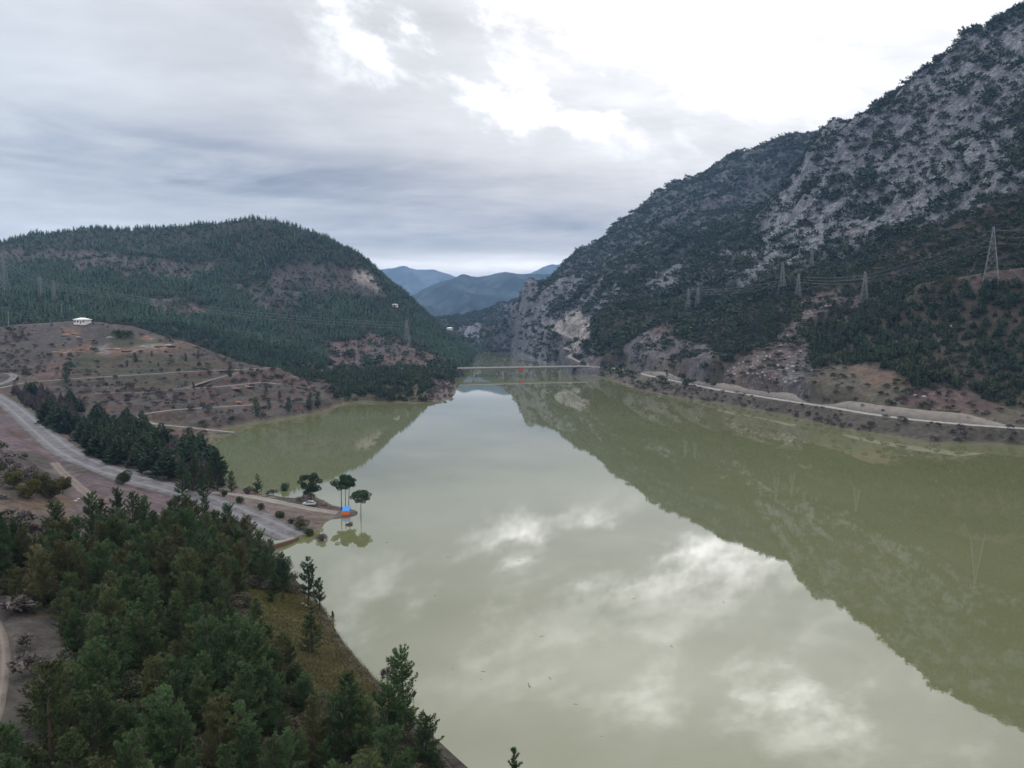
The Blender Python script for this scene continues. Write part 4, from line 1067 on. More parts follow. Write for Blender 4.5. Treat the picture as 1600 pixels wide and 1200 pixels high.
def make_pylon(h, base, mat, bt):
    """lattice tower of four legs, braces and three cross arms"""
    root = empty('pylon')
    wz = lambda z: base / 2 * (1 - z / h) ** 1.15 * .92 + .42
    zs = [0, .16, .3, .43, .54, .64, .73, .81, .88, .94, 1.0]
    for a, b in ((-1, -1), (1, -1), (1, 1), (-1, 1)):
        MB().tube([(a * wz(z * h), b * wz(z * h), z * h - (.6 if z == 0 else 0)) for z in zs], bt, 4).build('leg', mat, root)
    br = MB()
    C4 = ((-1, -1), (1, -1), (1, 1), (-1, 1))
    for q in range(len(zs) - 1):
        z0, z1 = zs[q] * h, zs[q + 1] * h; w0, w1 = wz(z0), wz(z1)
        for k_ in range(4):
            a, b = C4[k_], C4[(k_ + 1) % 4]
            br.tube([(a[0] * w0, a[1] * w0, z0), (b[0] * w1, b[1] * w1, z1)], bt * .55, 3, False)
            br.tube([(b[0] * w0, b[1] * w0, z0), (a[0] * w1, a[1] * w1, z1)], bt * .55, 3, False)
            if q: br.tube([(a[0] * w0, a[1] * w0, z0), (b[0] * w0, b[1] * w0, z0)], bt * .5, 3, False)
    br.build('bracing', mat, root)
    for zf, L in ((.72, .155), (.83, .13), (.94, .105)):
        z = zf * h; L = L * h; w = wz(z)
        ar = MB()
        for sx in (-1, 1):
            for sy in (-1, 1):
                ar.tube([(sx * w, sy * w, z), (sx * L, 0, z + .3)], bt * .6, 3); ar.tube([(sx * w, sy * w, z + 1.6), (sx * L, 0, z + .3)], bt * .5, 3)
        arm = ar.build('cross_arm', mat, root)
        for sx in (-1, 1):
            MB().tube([(sx * L, 0, z + .3), (sx * L, 0, z - .3), (sx * L, 0, z - .9), (sx * L, 0, z - 1.5)], [.06, .16, .16, .06], 6).build('insulator', M['ceramic'], arm)
    root['h'] = h
    return root
PH = {}
def pylon(key, px, py, hpx, rz, label, grp, base=.21, pale=True):
    X, Y, Z = hit(px, py); D = math.hypot(X, Y); h = hpx * D / F * 1.02
    r = make_pylon(h, h * base, M['steel_pale'] if pale else M['steel'], .07 + .00013 * D)
    r.location = (X, Y, Z); r.rotation_euler = (0, 0, rz); del r['h']
    tag(r, label, 'pylon', grp)
    PH[key] = (X, Y, Z, h, rz)
GR = 'pylons along the right slope'; GL = 'pylons along the left hill'
pylon('r1', 1548, 446, 74, .9, 'tall pale lattice pylon on the red track high on the right slope', GR, .24)
pylon('r2', 1350, 475, 44, .8, 'lattice pylon above the pine wood beside the pale boulders', GR)
pylon('r3', 1247, 465, 34, .8, 'small lattice pylon at the top of the scree slide', GR)
pylon('r4', 1222, 460, 46, .8, 'slender lattice pylon just left of the scree slide head', GR)
pylon('r5', 1268, 420, 30, .7, 'faint pylon among dark bushes above the scree slide', GR, .16)
pylon('r6', 1090, 484, 33, .7, 'right one of the two distant pylons above the red cutting', GR)
pylon('r7', 1075, 485, 33, .7, 'left one of the two distant pylons above the red cutting', GR)
pylon('l1', 636, 541, 40, 1.2, 'lattice pylon on the red knoll above the approach road', GL, .26)
pylon('l2', 85, 474, 30, 1.3, 'pylon in the forest behind the white house, right of its twin', GL, .14)
pylon('l3', 64, 466, 28, 1.3, 'pylon in the forest behind the white house, left of its twin', GL, .14)
pylon('l4', 8, 462, 50, 1.3, 'tall grey pylon in the forest at the left edge', GL, .2)
def cable(k1, k2, zf, sx, sag):
    def end(k_):
        X, Y, Z, h, rz = PH[k_]; L = {.72: .155, .83: .13, .94: .105}[zf] * h * sx
        return Vector((X + L * math.cos(rz), Y + L * math.sin(rz), Z + zf * h - 1.5))
    a, b = end(k1), end(k2); n = 18
    pts = []
    for i in range(n + 1):
        t_ = i / n; p = a.lerp(b, t_); p.z -= sag * 4 * t_ * (1 - t_); pts.append(p)
    D = (a.length + b.length) / 2
    return MB().tube(pts, .02 + .00004 * D, 4).build('power_cable', M['cable'])
names = {('r1', 'r2'): 'from the tall right pylon to the boulder pylon', ('r2', 'r3'): 'from the boulder pylon to the scree pylon', ('r3', 'r6'): 'from the scree pylon to the distant pair', ('r4', 'r7'): 'from the slender pylon to the distant pair', ('l2', 'l1'): 'across the forest to the red knoll pylon', ('l4', 'l2'): 'from the left edge pylon into the forest'}
PHR = {.72: 'lower', .83: 'middle', .94: 'upper'}
for (a, b), nm in names.items():
    for zf in (.72, .83, .94):
        for sx in (-1, 1):
            L_ = (Vector(PH[a][:3]) - Vector(PH[b][:3])).length
            tag(cable(a, b, zf, sx, L_ * .02), '%s %s power cable slung %s' % (PHR[zf], 'near side' if sx > 0 else 'far side', nm), 'power cable', 'power cables between the pylons')
c0 = Vector((PH['r1'][0], PH['r1'][1], PH['r1'][2]))
for zf in (.72, .83, .94):      # the line runs on out of the frame to the right
    h = PH['r1'][3]; a = c0 + Vector((2, 2, zf * h)); b = c0 + Vector((330, -110, zf * h + 10)); pts = []
    for i in range(19):
        t_ = i / 18; p = a.lerp(b, t_); p.z -= 9 * 4 * t_ * (1 - t_); pts.append(p)
    tag(MB().tube(pts, .06, 4).build('power_cable', M['cable']), '%s power cable leaving the tall right pylon for the frame edge' % PHR[zf], 'power cable', 'power cables between the pylons')
# concrete poles by the white house
def pole(px, py, hpx, label):
    X, Y, Z = hit(px, py); h = hpx * math.hypot(X, Y) / F
    r = empty('utility_pole', (X, Y, Z)); tag(r, label, 'utility pole', 'utility poles near the white house')
    MB().tube([(0, 0, -.5), (0, 0, h)], [.30, .20], 8).build('post', M['concrete'], r)
    MB().box((0, 0, h - .5), (2.0, .16, .16), .5).build('cross_arm', M['concrete'], r)
pole(14, 511, 20, 'concrete pole standing in dark scrub left of the white house')
pole(97, 499, 20, 'concrete pole a little way left of the white house')
pole(110, 499, 20, 'concrete pole right beside the white house')

# ------------------------------------------------------------------ bridge
def build_bridge():
    A = Vector(G(684, 575.9, 9.5)); B = Vector(G(916, 572.2, 9.5)); d = (B - A); L = d.length; ang = math.atan2(d.y, d.x)
    r = empty('road_bridge', A, ang); tag(r, 'long flat concrete road bridge on piers across the narrow of the lake', 'bridge')
    dk = MB(); n = 30
    ring = lambda x: [(x, -4.6, 0), (x, 4.6, 0), (x, 4.6, -.45), (x, 3.4, -.6), (x, 3.1, -1.9), (x, -3.1, -1.9), (x, -3.4, -.6), (x, -4.6, -.45)]
    dk.loft([ring(L * i / n) for i in range(n + 1)]); dk.build('deck', M['concrete'], r)
    MB().box((L / 2, 0, .06), (L, 7.0, .1)).build('carriageway', tr_asph, r)
    for sy in (-4.4, 4.4):
        p = MB(); p.box((L / 2, sy, .35), (L, .28, .9)); pr = p.build('parapet', simple('pale_concrete', (.40, .39, .37), .8), r)
        q = MB(); q.box((L / 2, sy, 1.15), (L, .10, .10))
        for k_ in range(int(L / 4)): q.box((k_ * 4 + 2, sy, .95), (.10, .10, .4))
        q.build('railing', M['steel_pale'], pr)
    for px in (740, 785, 829, 874):
        a, e = ray(px, 583)
        # distance along the deck of this line of sight
        t_ = (A.x - a * A.y) / (a * d.y - d.x); x = t_ * L
        pc = MB(); pc.loft([[(x + sx * .8, sy * w, z) for sx, sy in ((-1, -1), (1, -1), (1, 1), (-1, 1))] for w, z in ((2.3, -3.4), (3.6, -2.2), (3.6, -1.85))])
        c = pc.build('pier_cap', M['concrete'], r, bevel=.08)
        MB().tube([(x, -1.6, -15), (x, -1.6, -3.3)], 1.0, 14).build('pier', M['concrete'], r, smooth=True)
        MB().tube([(x, 1.6, -15), (x, 1.6, -3.3)], 1.0, 14).build('pier', M['concrete'], r, smooth=True)
    for x, w in ((2.0, 14), (L - 2, 12)):
        MB().box((x, 0, -4.6), (w, 8.8, 5.2), taper=.92).build('abutment', M['concrete_dark'], r)
    a, e = ray(812.5, 580); t_ = (A.x - a * A.y) / (a * d.y - d.x)
    P = A + d * t_
    s = empty('hanging_panel', (P.x + math.sin(ang) * 4.75, P.y - math.cos(ang) * 4.75, P.z - 3.0), ang)
    tag(s, 'square red panel hung on the side of the bridge over the water', 'panel')
    b = MB(); b.box((0, 0, .6), (3.6, .25, 4.2)); b.build('board', M['red'], s, bevel=.05)
    f = MB()
    for x in (-1.9, 1.9): f.box((x, .0, 1.2), (.18, .34, 5.6))
    for z in (-1.6, 2.8): f.box((0, 0, z), (4.0, .34, .18))
    f.build('frame', simple('dark_red_frame', (.24, .03, .03), .6), s)
build_bridge()

# ------------------------------------------------------------------ buildings
def house(X, Y, Z, rz, w, dp, h, rh, label, group=None, wins=4, wall='white', roof='rooftile'):
    r = empty('small_house', (X, Y, Z), rz); tag(r, label, 'house', group)
    MB().box((0, 0, h / 2 - .6), (w, dp, h + 1.2)).build('wall', M[wall], r)
    e = .7; rf = MB(); x, y = w / 2 + e, dp / 2 + e
    vs = [(-x, -y, h), (x, -y, h), (x, y, h), (-x, y, h), (-x, -y, h + .18), (x, -y, h + .18), (x, y, h + .18), (-x, y, h + .18), (-x + y * .9, 0, h + rh), (x - y * .9, 0, h + rh)]
    rf.add(vs, [(0, 3, 2, 1), (0, 1, 5, 4), (1, 2, 6, 5), (2, 3, 7, 6), (3, 0, 4, 7), (4, 5, 9, 8), (5, 6, 9), (6, 7, 8, 9), (7, 4, 8)])
    ro = rf.build('roof', M[roof], r)
    ch = MB(); ch.box((w * .2, .6, h + rh * .9), (.7, .7, 1.4)); ch.box((w * .2, .6, h + rh * .9 + .75), (.9, .9, .16)); ch.build('chimney', M['concrete'], ro)
    for k_ in range(wins):
        xx = (k_ + .5) / wins * w - w / 2
        if k_ == wins // 2:
            MB().box((xx, -dp / 2 - .03, 1.05), (1.1, .12, 2.1)).build('door', M['wood'], r)
        else:
            wd = MB().box((xx, -dp / 2 - .02, 1.65), (1.5, .10, 1.3)).build('window', M['dark'], r)
            fr = MB()
            for q in (-.8, .8): fr.box((xx + q, -dp / 2 - .05, 1.65), (.1, .14, 1.5))
            for q in (-.7, .7): fr.box((xx, -dp / 2 - .05, 1.65 + q), (1.5, .14, .1))
            fr.build('frame', M['white'], wd)
X, Y, Z = hit(129, 505); house(X, Y, Z - .2, -.15, 10.5, 7.5, 3.2, 1.7, 'small white house with a pale hipped roof alone on the bare hilltop')
X, Y, Z = hit(617, 480); house(X, Y, Z + .3, -.1, 9, 7, 3.2, 1.6, 'tiny pale house among conifers near the shoulder of the left hill')
X, Y, Z = hit(703, 516); house(X, Y, Z + 1, -.1, 17, 9, 4.2, 2.2, 'long pale roofed building in the woods beyond the head of the lake')
# cabins beside the approach road
def cabin(px, w, h, mat, label):
    X, Y, Z = G(px, 580.5, 9.45)
    r = empty('site_cabin', (X, Y, Z), -.05); tag(r, label, 'cabin', 'site cabins beside the approach road')
    b = MB(); b.box((0, 0, h / 2), (w, 2.6, h)); b.build('shell', mat, r, bevel=.06)
    MB().box((0, 0, h + .08), (w + .25, 2.8, .16)).build('roof', M['steel_pale'], r)
    for q in (-.22, .22): MB().box((q * w, -1.33, h * .6), (w * .22, .08, h * .28)).build('window', M['dark'], r)
    MB().box((0, -1.33, h * .38), (.8, .08, h * .72)).build('door', M['steel'], r)
M['paleblue'] = simple('pale_blue_panel', (.38, .44, .52), .5, var=.08)
cabin(628, 6.0, 4.0, M['paleblue'], 'left pale blue site cabin beside the approach road')
cabin(635.5, 5.0, 4.2, M['paleblue'], 'right pale blue site cabin beside the approach road')
cabin(643.5, 5.6, 3.2, M['white'], 'low white site cabin at the right end of the roadside row')

# ------------------------------------------------------------------ the spit: car, motorbike, tent
M['carpaint'] = simple('silver_paint', (.52, .53, .54), .3, .3, .04, spec=.5)
M['tyre'] = simple('rubber', (.02, .02, .02), .9)
M['rim'] = simple('alloy', (.4, .4, .42), .4, .7)
M['lamp'] = simple('lamp_lens', (.6, .58, .52), .2)
M['taillamp'] = simple('tail_lens', (.35, .02, .02), .3)
def build_car(X, Y, rz):
    r = empty('parked_car', (X, Y, float(hgt(X, Y)) + .02), rz); tag(r, 'small silver hatchback parked on the spit under the broad pine', 'car')
    prof = [(-2.05, .38, .55), (-2.0, .40, .85), (-1.2, .36, .98), (-.75, .36, 1.02), (.2, .36, 1.04), (1.2, .36, 1.06), (1.85, .38, 1.04), (2.02, .42, .7)]
    b = MB(); rings = []
    for x, z0, z1 in prof:
        hw = .86 if abs(x) < 1.9 else .76
        rings.append([(x, -hw, z0), (x, hw, z0), (x, hw * 1.02, (z0 + z1) / 2), (x, hw * .94, z1), (x, 0, z1 + .05), (x, -hw * .94, z1), (x, -hw * 1.02, (z0 + z1) / 2)])
    b.loft(rings); b.build('body', M['carpaint'], r, smooth=False, bevel=.03)
    g_ = MB(); gr = [(-1.05, .99, .99), (-.45, 1.0, 1.42), (.2, 1.0, 1.50), (1.1, 1.0, 1.47), (1.8, 1.0, 1.04)]
    g_.loft([[(x, -.80, z0), (x, .80, z0), (x, .80 - (z1 - z0) * .32, z1), (x, -.80 + (z1 - z0) * .32, z1)] for x, z0, z1 in gr]); g_.build('windows', M['dark'], r)
    f = MB(); f.loft([[(x, -w, z), (x, w, z), (x, w, z + .05), (x, -w, z + .05)] for x, w, z in ((-.5, .62, 1.39), (-.2, .66, 1.45), (.2, .66, 1.49), (1.1, .66, 1.46), (1.3, .6, 1.33))]); f.build('roof', M['carpaint'], r, bevel=.02)
    for x in (-1.3, 1.3):
        for y in (-.80, .80):
            w = empty('wheel'); w.parent = r
            MB().tube([(x, y - .11, .32), (x, y + .11, .32)], .32, 18).build('tyre', M['tyre'], w)
            MB().tube([(x, y - .125, .32), (x, y + .125, .32)], .20, 12).build('rim', M['rim'], w)
    for y in (-.6, .6):
        MB().box((-2.0, y, .72), (.16, .34, .16)).build('headlight', M['lamp'], r); MB().box((2.0, y * 1.1, .86), (.12, .2, .26)).build('tail_light', M['taillamp'], r)
    for y in (-.92, .92): MB().box((-.75, y, 1.05), (.16, .16, .12)).build('mirror', M['carpaint'], r)
X, Y, Z = G(483.5, 790.5, float(hgt(*G(483.5, 790.5, 2)[:2])))
build_car(X, Y, -.12)
def build_bike(X, Y, rz):
    r = empty('motorbike', (X, Y, float(hgt(X, Y))), rz); tag(r, 'small dark red motorbike parked at the water side of the car', 'motorbike')
    for x in (-.62, .62):
        w = MB(); n = 16; rg = []
        for i in range(n):
            a = 2 * math.pi * i / n; rg.append((x + .26 * math.cos(a), 0, .30 + .26 * math.sin(a)))
        w.tube(rg + [rg[0]], .055, 6, False); w.tube([(x, -.05, .3), (x, .05, .3)], .05, 8)
        for i in range(0, n, 2): w.tube([(x, 0, .3), rg[i]], .008, 3, False)
        w.build('wheel', M['tyre'], r)
    MB().loft([[(x, -w, z0), (x, w, z0), (x, w * .8, z1), (x, -w * .8, z1)] for x, w, z0, z1 in ((-.35, .08, .5, .78), (-.1, .15, .42, .92), (.2, .15, .42, .86), (.3, .1, .5, .74))]).build('fuel_tank', M['red'], r, bevel=.02)
    MB().loft([[(x, -w, z), (x, w, z), (x, w, z + .1), (x, -w, z + .1)] for x, w, z in ((.1, .12, .76), (.5, .13, .78), (.8, .09, .88))]).build('seat', M['tyre'], r)
    f = MB(); f.tube([(-.62, .09, .3), (-.38, .09, .95)], .03); f.tube([(-.62, -.09, .3), (-.38, -.09, .95)], .03); f.tube([(-.38, 0, .9), (0, 0, .35), (.62, 0, .3)], .035); f.tube([(.3, .16, .3), (.85, .16, .36)], .045)
    f.box((0, 0, .38), (.34, .26, .26)); f.build('frame', M['steel'], r)
    MB().tube([(-.30, -.38, 1.02), (-.38, -.12, .98), (-.38, .12, .98), (-.30, .38, 1.02)], .02).build('handlebar', M['tyre'], r)
    MB().tube([(-.52, 0, .86), (-.44, 0, .86)], .09, 10).build('headlight', M['lamp'], r)
X, Y, Z = G(507, 789.5, 1.3); build_bike(X, Y, .5)
def build_tent(X, Y):
    z = max(float(hgt(X, Y)), .05); r = empty('beach_tent', (X, Y, z), .08); tag(r, 'small bright blue tent with an orange front pitched at the tip of the spit', 'tent')
    c = MB()      # cambered slanting canopy
    rings = []
    for i in range(9):
        t_ = i / 8; y = 1.1 - 1.9 * t_; zz = 2.15 - 1.25 * t_ ** 1.3
        rings.append([(x * 1.25, y, zz + .10 * (1 - x * x)) for x in np.linspace(-1, 1, 7)] + [(x * 1.25, y + .02, zz + .10 * (1 - x * x) - .05) for x in np.linspace(1, -1, 7)])
    c.loft(rings); c.build('canopy', simple('blue_nylon', (.05, .24, .62), .5, var=.2), r, smooth=True)
    p = MB(); p.loft([[(x * 1.3, -.85 - .28 * (1 - x * x) - k_ * .12, .95 - k_ * .45) for x in np.linspace(-1, 1, 7)] + [(x * 1.3, -.80 - .28 * (1 - x * x) - k_ * .12, .95 - k_ * .45) for x in np.linspace(1, -1, 7)] for k_ in (0, 1, 2)])
    p.build('front_panel', simple('orange_nylon', (.62, .12, .02), .55, var=.1), r)
    for x in (-1.2, 1.2):
        MB().tube([(x, 1.1, -.3), (x, 1.1, 2.1)], .03).build('pole', M['steel_pale'], r); MB().tube([(x, -.8, -.3), (x, -.8, .9)], .03).build('pole', M['steel_pale'], r)
X, Y, Z = G(541, 803.5, .1); build_tent(X, Y)

# ------------------------------------------------------------------ retaining edge where the grey road goes under
def road_edge():
    P = [G(425, 853, .9), G(438, 850, .9), G(452, 846, .8), G(466, 841, .5)]
    b = MB(); rings = []
    for q in resample(P, 1.2): rings.append([(q[0], q[1] - .9, -1.0), (q[0] + .1, q[1] + .8, -1.0), (q[0] + .1, q[1] + .6, q[2] + .35), (q[0], q[1] - .5, q[2] + .25)])
    b.loft(rings); o = b.build('retaining_wall', simple('brown_stone', (.10, .062, .045), .9, var=.4, scale=1.2), bevel=.05)
    tag(o, 'low brown stone edge where the grey road ends at the water', 'retaining wall')
road_edge()

# ------------------------------------------------------------------ single trees and bushes
def umbrella_arrays(h, cr, ch, seed, tr_r=.17):
    """bare trunk with a rounded clumpy crown at the top"""
    rs = np.random.default_rng(seed); tr = MB(); top = h - ch * .55
    bend = rs.normal(size=2) * .25
    tr.tube([(bend[0] * t_ * t_, bend[1] * t_ * t_, t_ * top - (.5 if t_ == 0 else 0)) for t_ in np.linspace(0, 1, 7)], [tr_r * (1 - .5 * t_) for t_ in np.linspace(0, 1, 7)], 8)
    cs = []; rr = []
    for q in range(34):
        d = rs.normal(size=3); d /= np.linalg.norm(d); rad = rs.uniform(.35, .85)
        c_ = np.array([bend[0] + d[0] * cr * rad, bend[1] + d[1] * cr * rad, h - ch / 2 + d[2] * ch * .44 * rad ** .4 - .05 * ch * (rad * (d[0] ** 2 + d[1] ** 2)) ]); cs.append(c_); rr.append(rs.uniform(.13, .24) * cr + .12)
        if q < 16: tr.tube([(bend[0] * .8, bend[1] * .8, top * rs.uniform(.8, 1)), tuple((c_ + np.array([bend[0], bend[1], top])) / 2 + [0, 0, -.1]), tuple(c_)], [.07, .05, .02], 4, False)
    V_, T = crown_arrays(cs, rr, 620, seed + 1, .30, .05, .7)
    return tr, V_, T
def bush_arrays(w, h, seed, n=700):
    rs = np.random.default_rng(seed); tr = MB(); cs = []; rr = []
    for q in range(9):
        a = rs.uniform(0, 6.28); c_ = (math.cos(a) * w * .28 * rs.random() ** .4, math.sin(a) * w * .28 * rs.random() ** .4, h * rs.uniform(.3, .75)); cs.append(c_); rr.append(w * rs.uniform(.17, .27))
        tr.tube([(0, 0, -.3), (c_[0] * .5, c_[1] * .5, c_[2] * .4), c_], [.06, .04, .015], 4, False)
    V_, T = crown_arrays(cs, rr, n, seed + 1, .2, .04, .85); V_[:, 2] = np.maximum(V_[:, 2], -.1)
    return tr, V_, T
def at(px, py, z=None):
    """foot of a plant seen at a picture point"""
    if z is not None: return G(px, py, z)
    return hit(px, py)
def solo(name, arrs, leaf, px, py, label, cat, z=None, bark='bark', group=None, crown='crown', trunk='trunk', s=1.0):
    r = make_tree(name, *arrs, leaf, bark, crown, trunk); X, Y, Z = at(px, py, z)
    r.location = (X, Y, max(Z, -.6) - .05); r.rotation_euler = (0, 0, random.uniform(0, 6)); r.scale = (s, s, s); tag(r, label, cat, group); return r
solo('broad_pine', umbrella_arrays(10.2, 4.4, 8.4, 700, .28), 'needle_blue', 486, 783, 'broad round pine beside the parked car on the spit', 'pine tree', 1.9)
GU = 'umbrella pines at the tip of the spit'
solo('umbrella_pine', umbrella_arrays(11.4, 3.3, 5.4, 710), 'needle_blue', 533.5, 796, 'umbrella pine with a bare trunk just left of the blue tent', 'pine tree', .5, group=GU)
solo('umbrella_pine', umbrella_arrays(11.8, 2.7, 5.2, 720, .13), 'needle_blue', 540, 796, 'slim umbrella pine rising directly behind the blue tent', 'pine tree', .4, group=GU)
solo('umbrella_pine', umbrella_arrays(10.8, 2.4, 4.4, 730, .13), 'needle_blue', 545, 794, 'umbrella pine behind the tent, right one of the cluster', 'pine tree', .4, group=GU)
solo('umbrella_pine', umbrella_arrays(9.3, 3.5, 4.6, 740, .13), 'needle_blue', 564, 811, 'lone umbrella pine standing in the water off the spit', 'pine tree', -.1, group=GU)
solo('young_pine', pine_arrays(6.6, 2.1, 750, .06), 'needle_blue', 402, 771, 'young pine at the far water edge of the spit road', 'pine tree')
GB = 'bushes along the spit'
for px, py, w, h, lf, lb in [(446, 776, 4.4, 3.8, 'needle_blue', 'dark rounded bush at the water edge left of the broad pine'), (387, 771, 3.6, 2.6, 'twig', 'brown leafless bush left of the young pine on the spit'),
                             (375, 785, 3.0, 2.0, 'leafbush', 'bush on the strip between grey road and spit track, leftmost'), (408, 796, 2.8, 2.2, 'leafbush', 'bush on the strip between grey road and spit track, second from left'),
                             (437, 808, 3.4, 1.6, 'leafbush', 'low spreading bush between the grey road and the spit track'), (472, 828, 5.0, 4.6, 'leafbush', 'large green bush at the lower end of the grey road'),
                             (484, 838, 3.6, 3.0, 'leafbush', 'half flooded bush just below the large green bush'), (503, 846, 3.6, 2.4, 'twig', 'brown bush standing in the water off the road end'),
                             (456, 818, 2.4, 1.6, 'leafbush', 'small bush up the bank from the large green bush'), (350, 776, 3.4, 2.4, 'leafbush', 'bush at the landward end of the spit track'),
                             (190, 757, 6.2, 4.4, 'leafbush', 'round olive green bush on the lower edge of the grey road'), (546, 830, 2.6, 1.2, 'twig', 'drowned bush top in the water below the tent')]:
    solo('bush', bush_arrays(w, h, int(px * 7 + py)), lf, px, py, lb, 'bush', group=GB, crown='foliage', trunk='stem')
GO = 'olive green trees above the red field'
for px, py, lb in [(22, 764, 'leftmost of the olive green trees above the red field'), (46, 778, 'olive green tree below the leftmost of its row'), (62, 768, 'middle olive green tree of the row above the red field'),
                   (80, 780, 'olive green tree second from the right of its row'), (98, 772, 'rightmost olive green tree of the row above the red field')]:
    solo('olive_tree', umbrella_arrays(4.6, 2.6, 3.9, int(800 + px), .15), 'olive', px, py, lb, 'tree', group=GO)
# tall dark pines between the wood and the inlet
GT = 'tall pines between the grey road and the inlet'
tp = make_tree('tall_pine', *pine_arrays(14.5, 3.3, 760, .08, 1.0, .7), 'needle_blue'); tp2 = make_tree('tall_pine', *pine_arrays(13, 3.6, 761, .05, 1.0, .6), 'needle')
for px, py, s, lb in [(302, 772, 1.1, 'tall dark pine rising highest beside the inlet'), (340, 768, .98, 'tall dark pine at the inlet shore, right of the highest one'), (285, 775, .95, 'tall dark pine just left of the highest inlet pine'),
                      (318, 780, .8, 'smaller dark pine between the two highest inlet pines'), (362, 768, .55, 'short pine at the right end of the inlet pine group'), (328, 762, .7, 'pine tucked behind the two highest inlet pines')]:
    X, Y, Z = at(px, py); place(tp2 if s < .9 else tp, X, Y, Z, s, label=lb, cat='pine tree', group=GT)
GS = 'single dark pines on the terraced field'
fp = make_tree('field_pine', *pine_arrays(9, 2.9, 770, .04, .8, .55), 'needle_blue')
for px, py, s, lb in [(103, 598, 1.25, 'dark pine crossing the upper track at the left of the field'), (186, 528, .8, 'round dark tree on the skyline right of the white house'), (211, 566, .8, 'dark pine in the middle of the upper grass terrace'),
                      (360, 588, .95, 'dark pine where the two field tracks meet'), (199, 572, .5, 'small dark tree left of the upper terrace pine'), (237, 556, .4, 'tiny dark tree right of the upper terrace pine'),
                      (302, 607, .5, 'small dark tree beside the middle track bend'), (247, 572, .35, 'dark shrubby pine below the rubble heaps'), (290, 563, .6, 'dark pine near the right end of the upper terrace'), (310, 560, .7, 'dark tree at the field crest near the forest edge'),
                      (400, 650, 1.3, 'dark pine on the inlet bank, left of three'), (452, 643, 1.1, 'dark pine on the inlet bank, middle of three'), (485, 640, 1.3, 'dark pine on the inlet bank near the headland'),
                      (420, 640, .8, 'dark pine behind the inlet bank pines'), (497, 634, 1.1, 'dark pine at the foot of the wooded headland'), (437, 622, .6, 'small pine on the red slope above the inlet'), (415, 612, .7, 'small pine high on the red slope above the inlet')]:
    X, Y, Z = at(px, py); place(fp, X, Y, Z, s, label=lb, cat='tree', group=GS)
# leafless trees
ba = make_tree('bare_tree', *bare_arrays(11, 31), 'twig', 'greybark', 'twigs'); bb = make_tree('bare_tree', *bare_arrays(9, 47, .42), 'twig', 'greybark', 'twigs')
sprays = {'near': 'leafless brush bushes at the left edge'}
for px, py, s, lb in [(40, 600, 1.2, 'tall leafless tree beside the bend of the far left track'), (28, 604, .9, 'smaller leafless tree left of the tall one at the track bend'), (163, 712, 1.3, 'pale leafless poplar in front of the gully pines'),
                      (183, 690, 1.0, 'leafless tree behind the pale poplar in the gully'), (200, 614, .9, 'leafless tree on the dark terrace below the middle track'), (165, 612, .8, 'leafless tree at the left end of the middle track'),
                      (8, 868, .62, 'leafless bush at the left edge below the red field, first of three'), (26, 862, .68, 'leafless bush at the left edge below the red field, middle one'), (48, 856, .6, 'leafless bush at the left edge below the red field, right one'),
                      (606, 1085, .52, 'spiky leafless tree on the near bank against the water'), (646, 1105, .38, 'thin leafless sapling at the near bank, right of the spiky tree'), (662, 1130, .3, 'low leafless sapling on the near bank close to the frame bottom'),
                      (255, 742, .8, 'leafless tree among brown brush left of the tall inlet pines')]:
    X, Y, Z = at(px, py)
    place(random.choice((ba, bb)), X, Y, Z, s, label=lb, cat='bare tree', group='leafless trees')
# odd plants in the near wood and on the mossy slope
solo('yellow_bush', bush_arrays(3.4, 3.6, 901), 'yellowbush', 165, 1050, 'bright yellow green bush among the pines at the left', 'bush', group='odd coloured bushes in the wood', crown='foliage', trunk='stem')
solo('grey_bush', bush_arrays(3.0, 4.2, 903), 'greybush', 448, 1050, 'blue grey bush at the foot of the mossy slope', 'bush', group='odd coloured bushes in the wood', crown='foliage', trunk='stem')
mp = make_tree('slope_pine', *pine_arrays(6.5, 2.0, 780, .08), 'needle'); mq = make_tree('slope_pine', *pine_arrays(8, 1.9, 781, .28, 1.0, .5), 'needle_blue')
for pr_, px, py, s, lb in [(mp, 488, 1020, 1.15, 'bushy dark pine alone on the mossy slope'), (mp, 400, 985, .8, 'small pine at the upper left of the mossy slope'), (mq, 442, 935, 1.05, 'slim pine on the bank above the mossy slope, left one'),
                           (mq, 482, 950, 1.2, 'tall slim pine at the cliff edge against the water'), (mq, 500, 955, .8, 'short pine right of the tall slim cliff edge pine'), (mp, 519, 972, .35, 'little pine on the cliff edge below the slim pines'),
                           (mp, 425, 940, .9, 'pine left of the slim pines on the bank')]:
    X, Y, Z = at(px, py); place(pr_, X, Y, Z, s, label=lb, cat='pine tree', group='pines on and above the mossy slope')
def shore_pine(X, Y, h, lb):
    r = make_tree('shore_pine', *pine_arrays(h, 2.2, int(h * 77), .05), 'needle'); r.location = (X, Y, max(float(hgt(X, Y)), 0)); tag(r, lb, 'pine tree')
a_, e_ = ray(806, 1172); shore_pine(a_ * 74, 74, CAMH + e_ * 74 - max(float(hgt(a_ * 74, 74)), 0), 'pine top poking up at the bottom edge right of the wood')
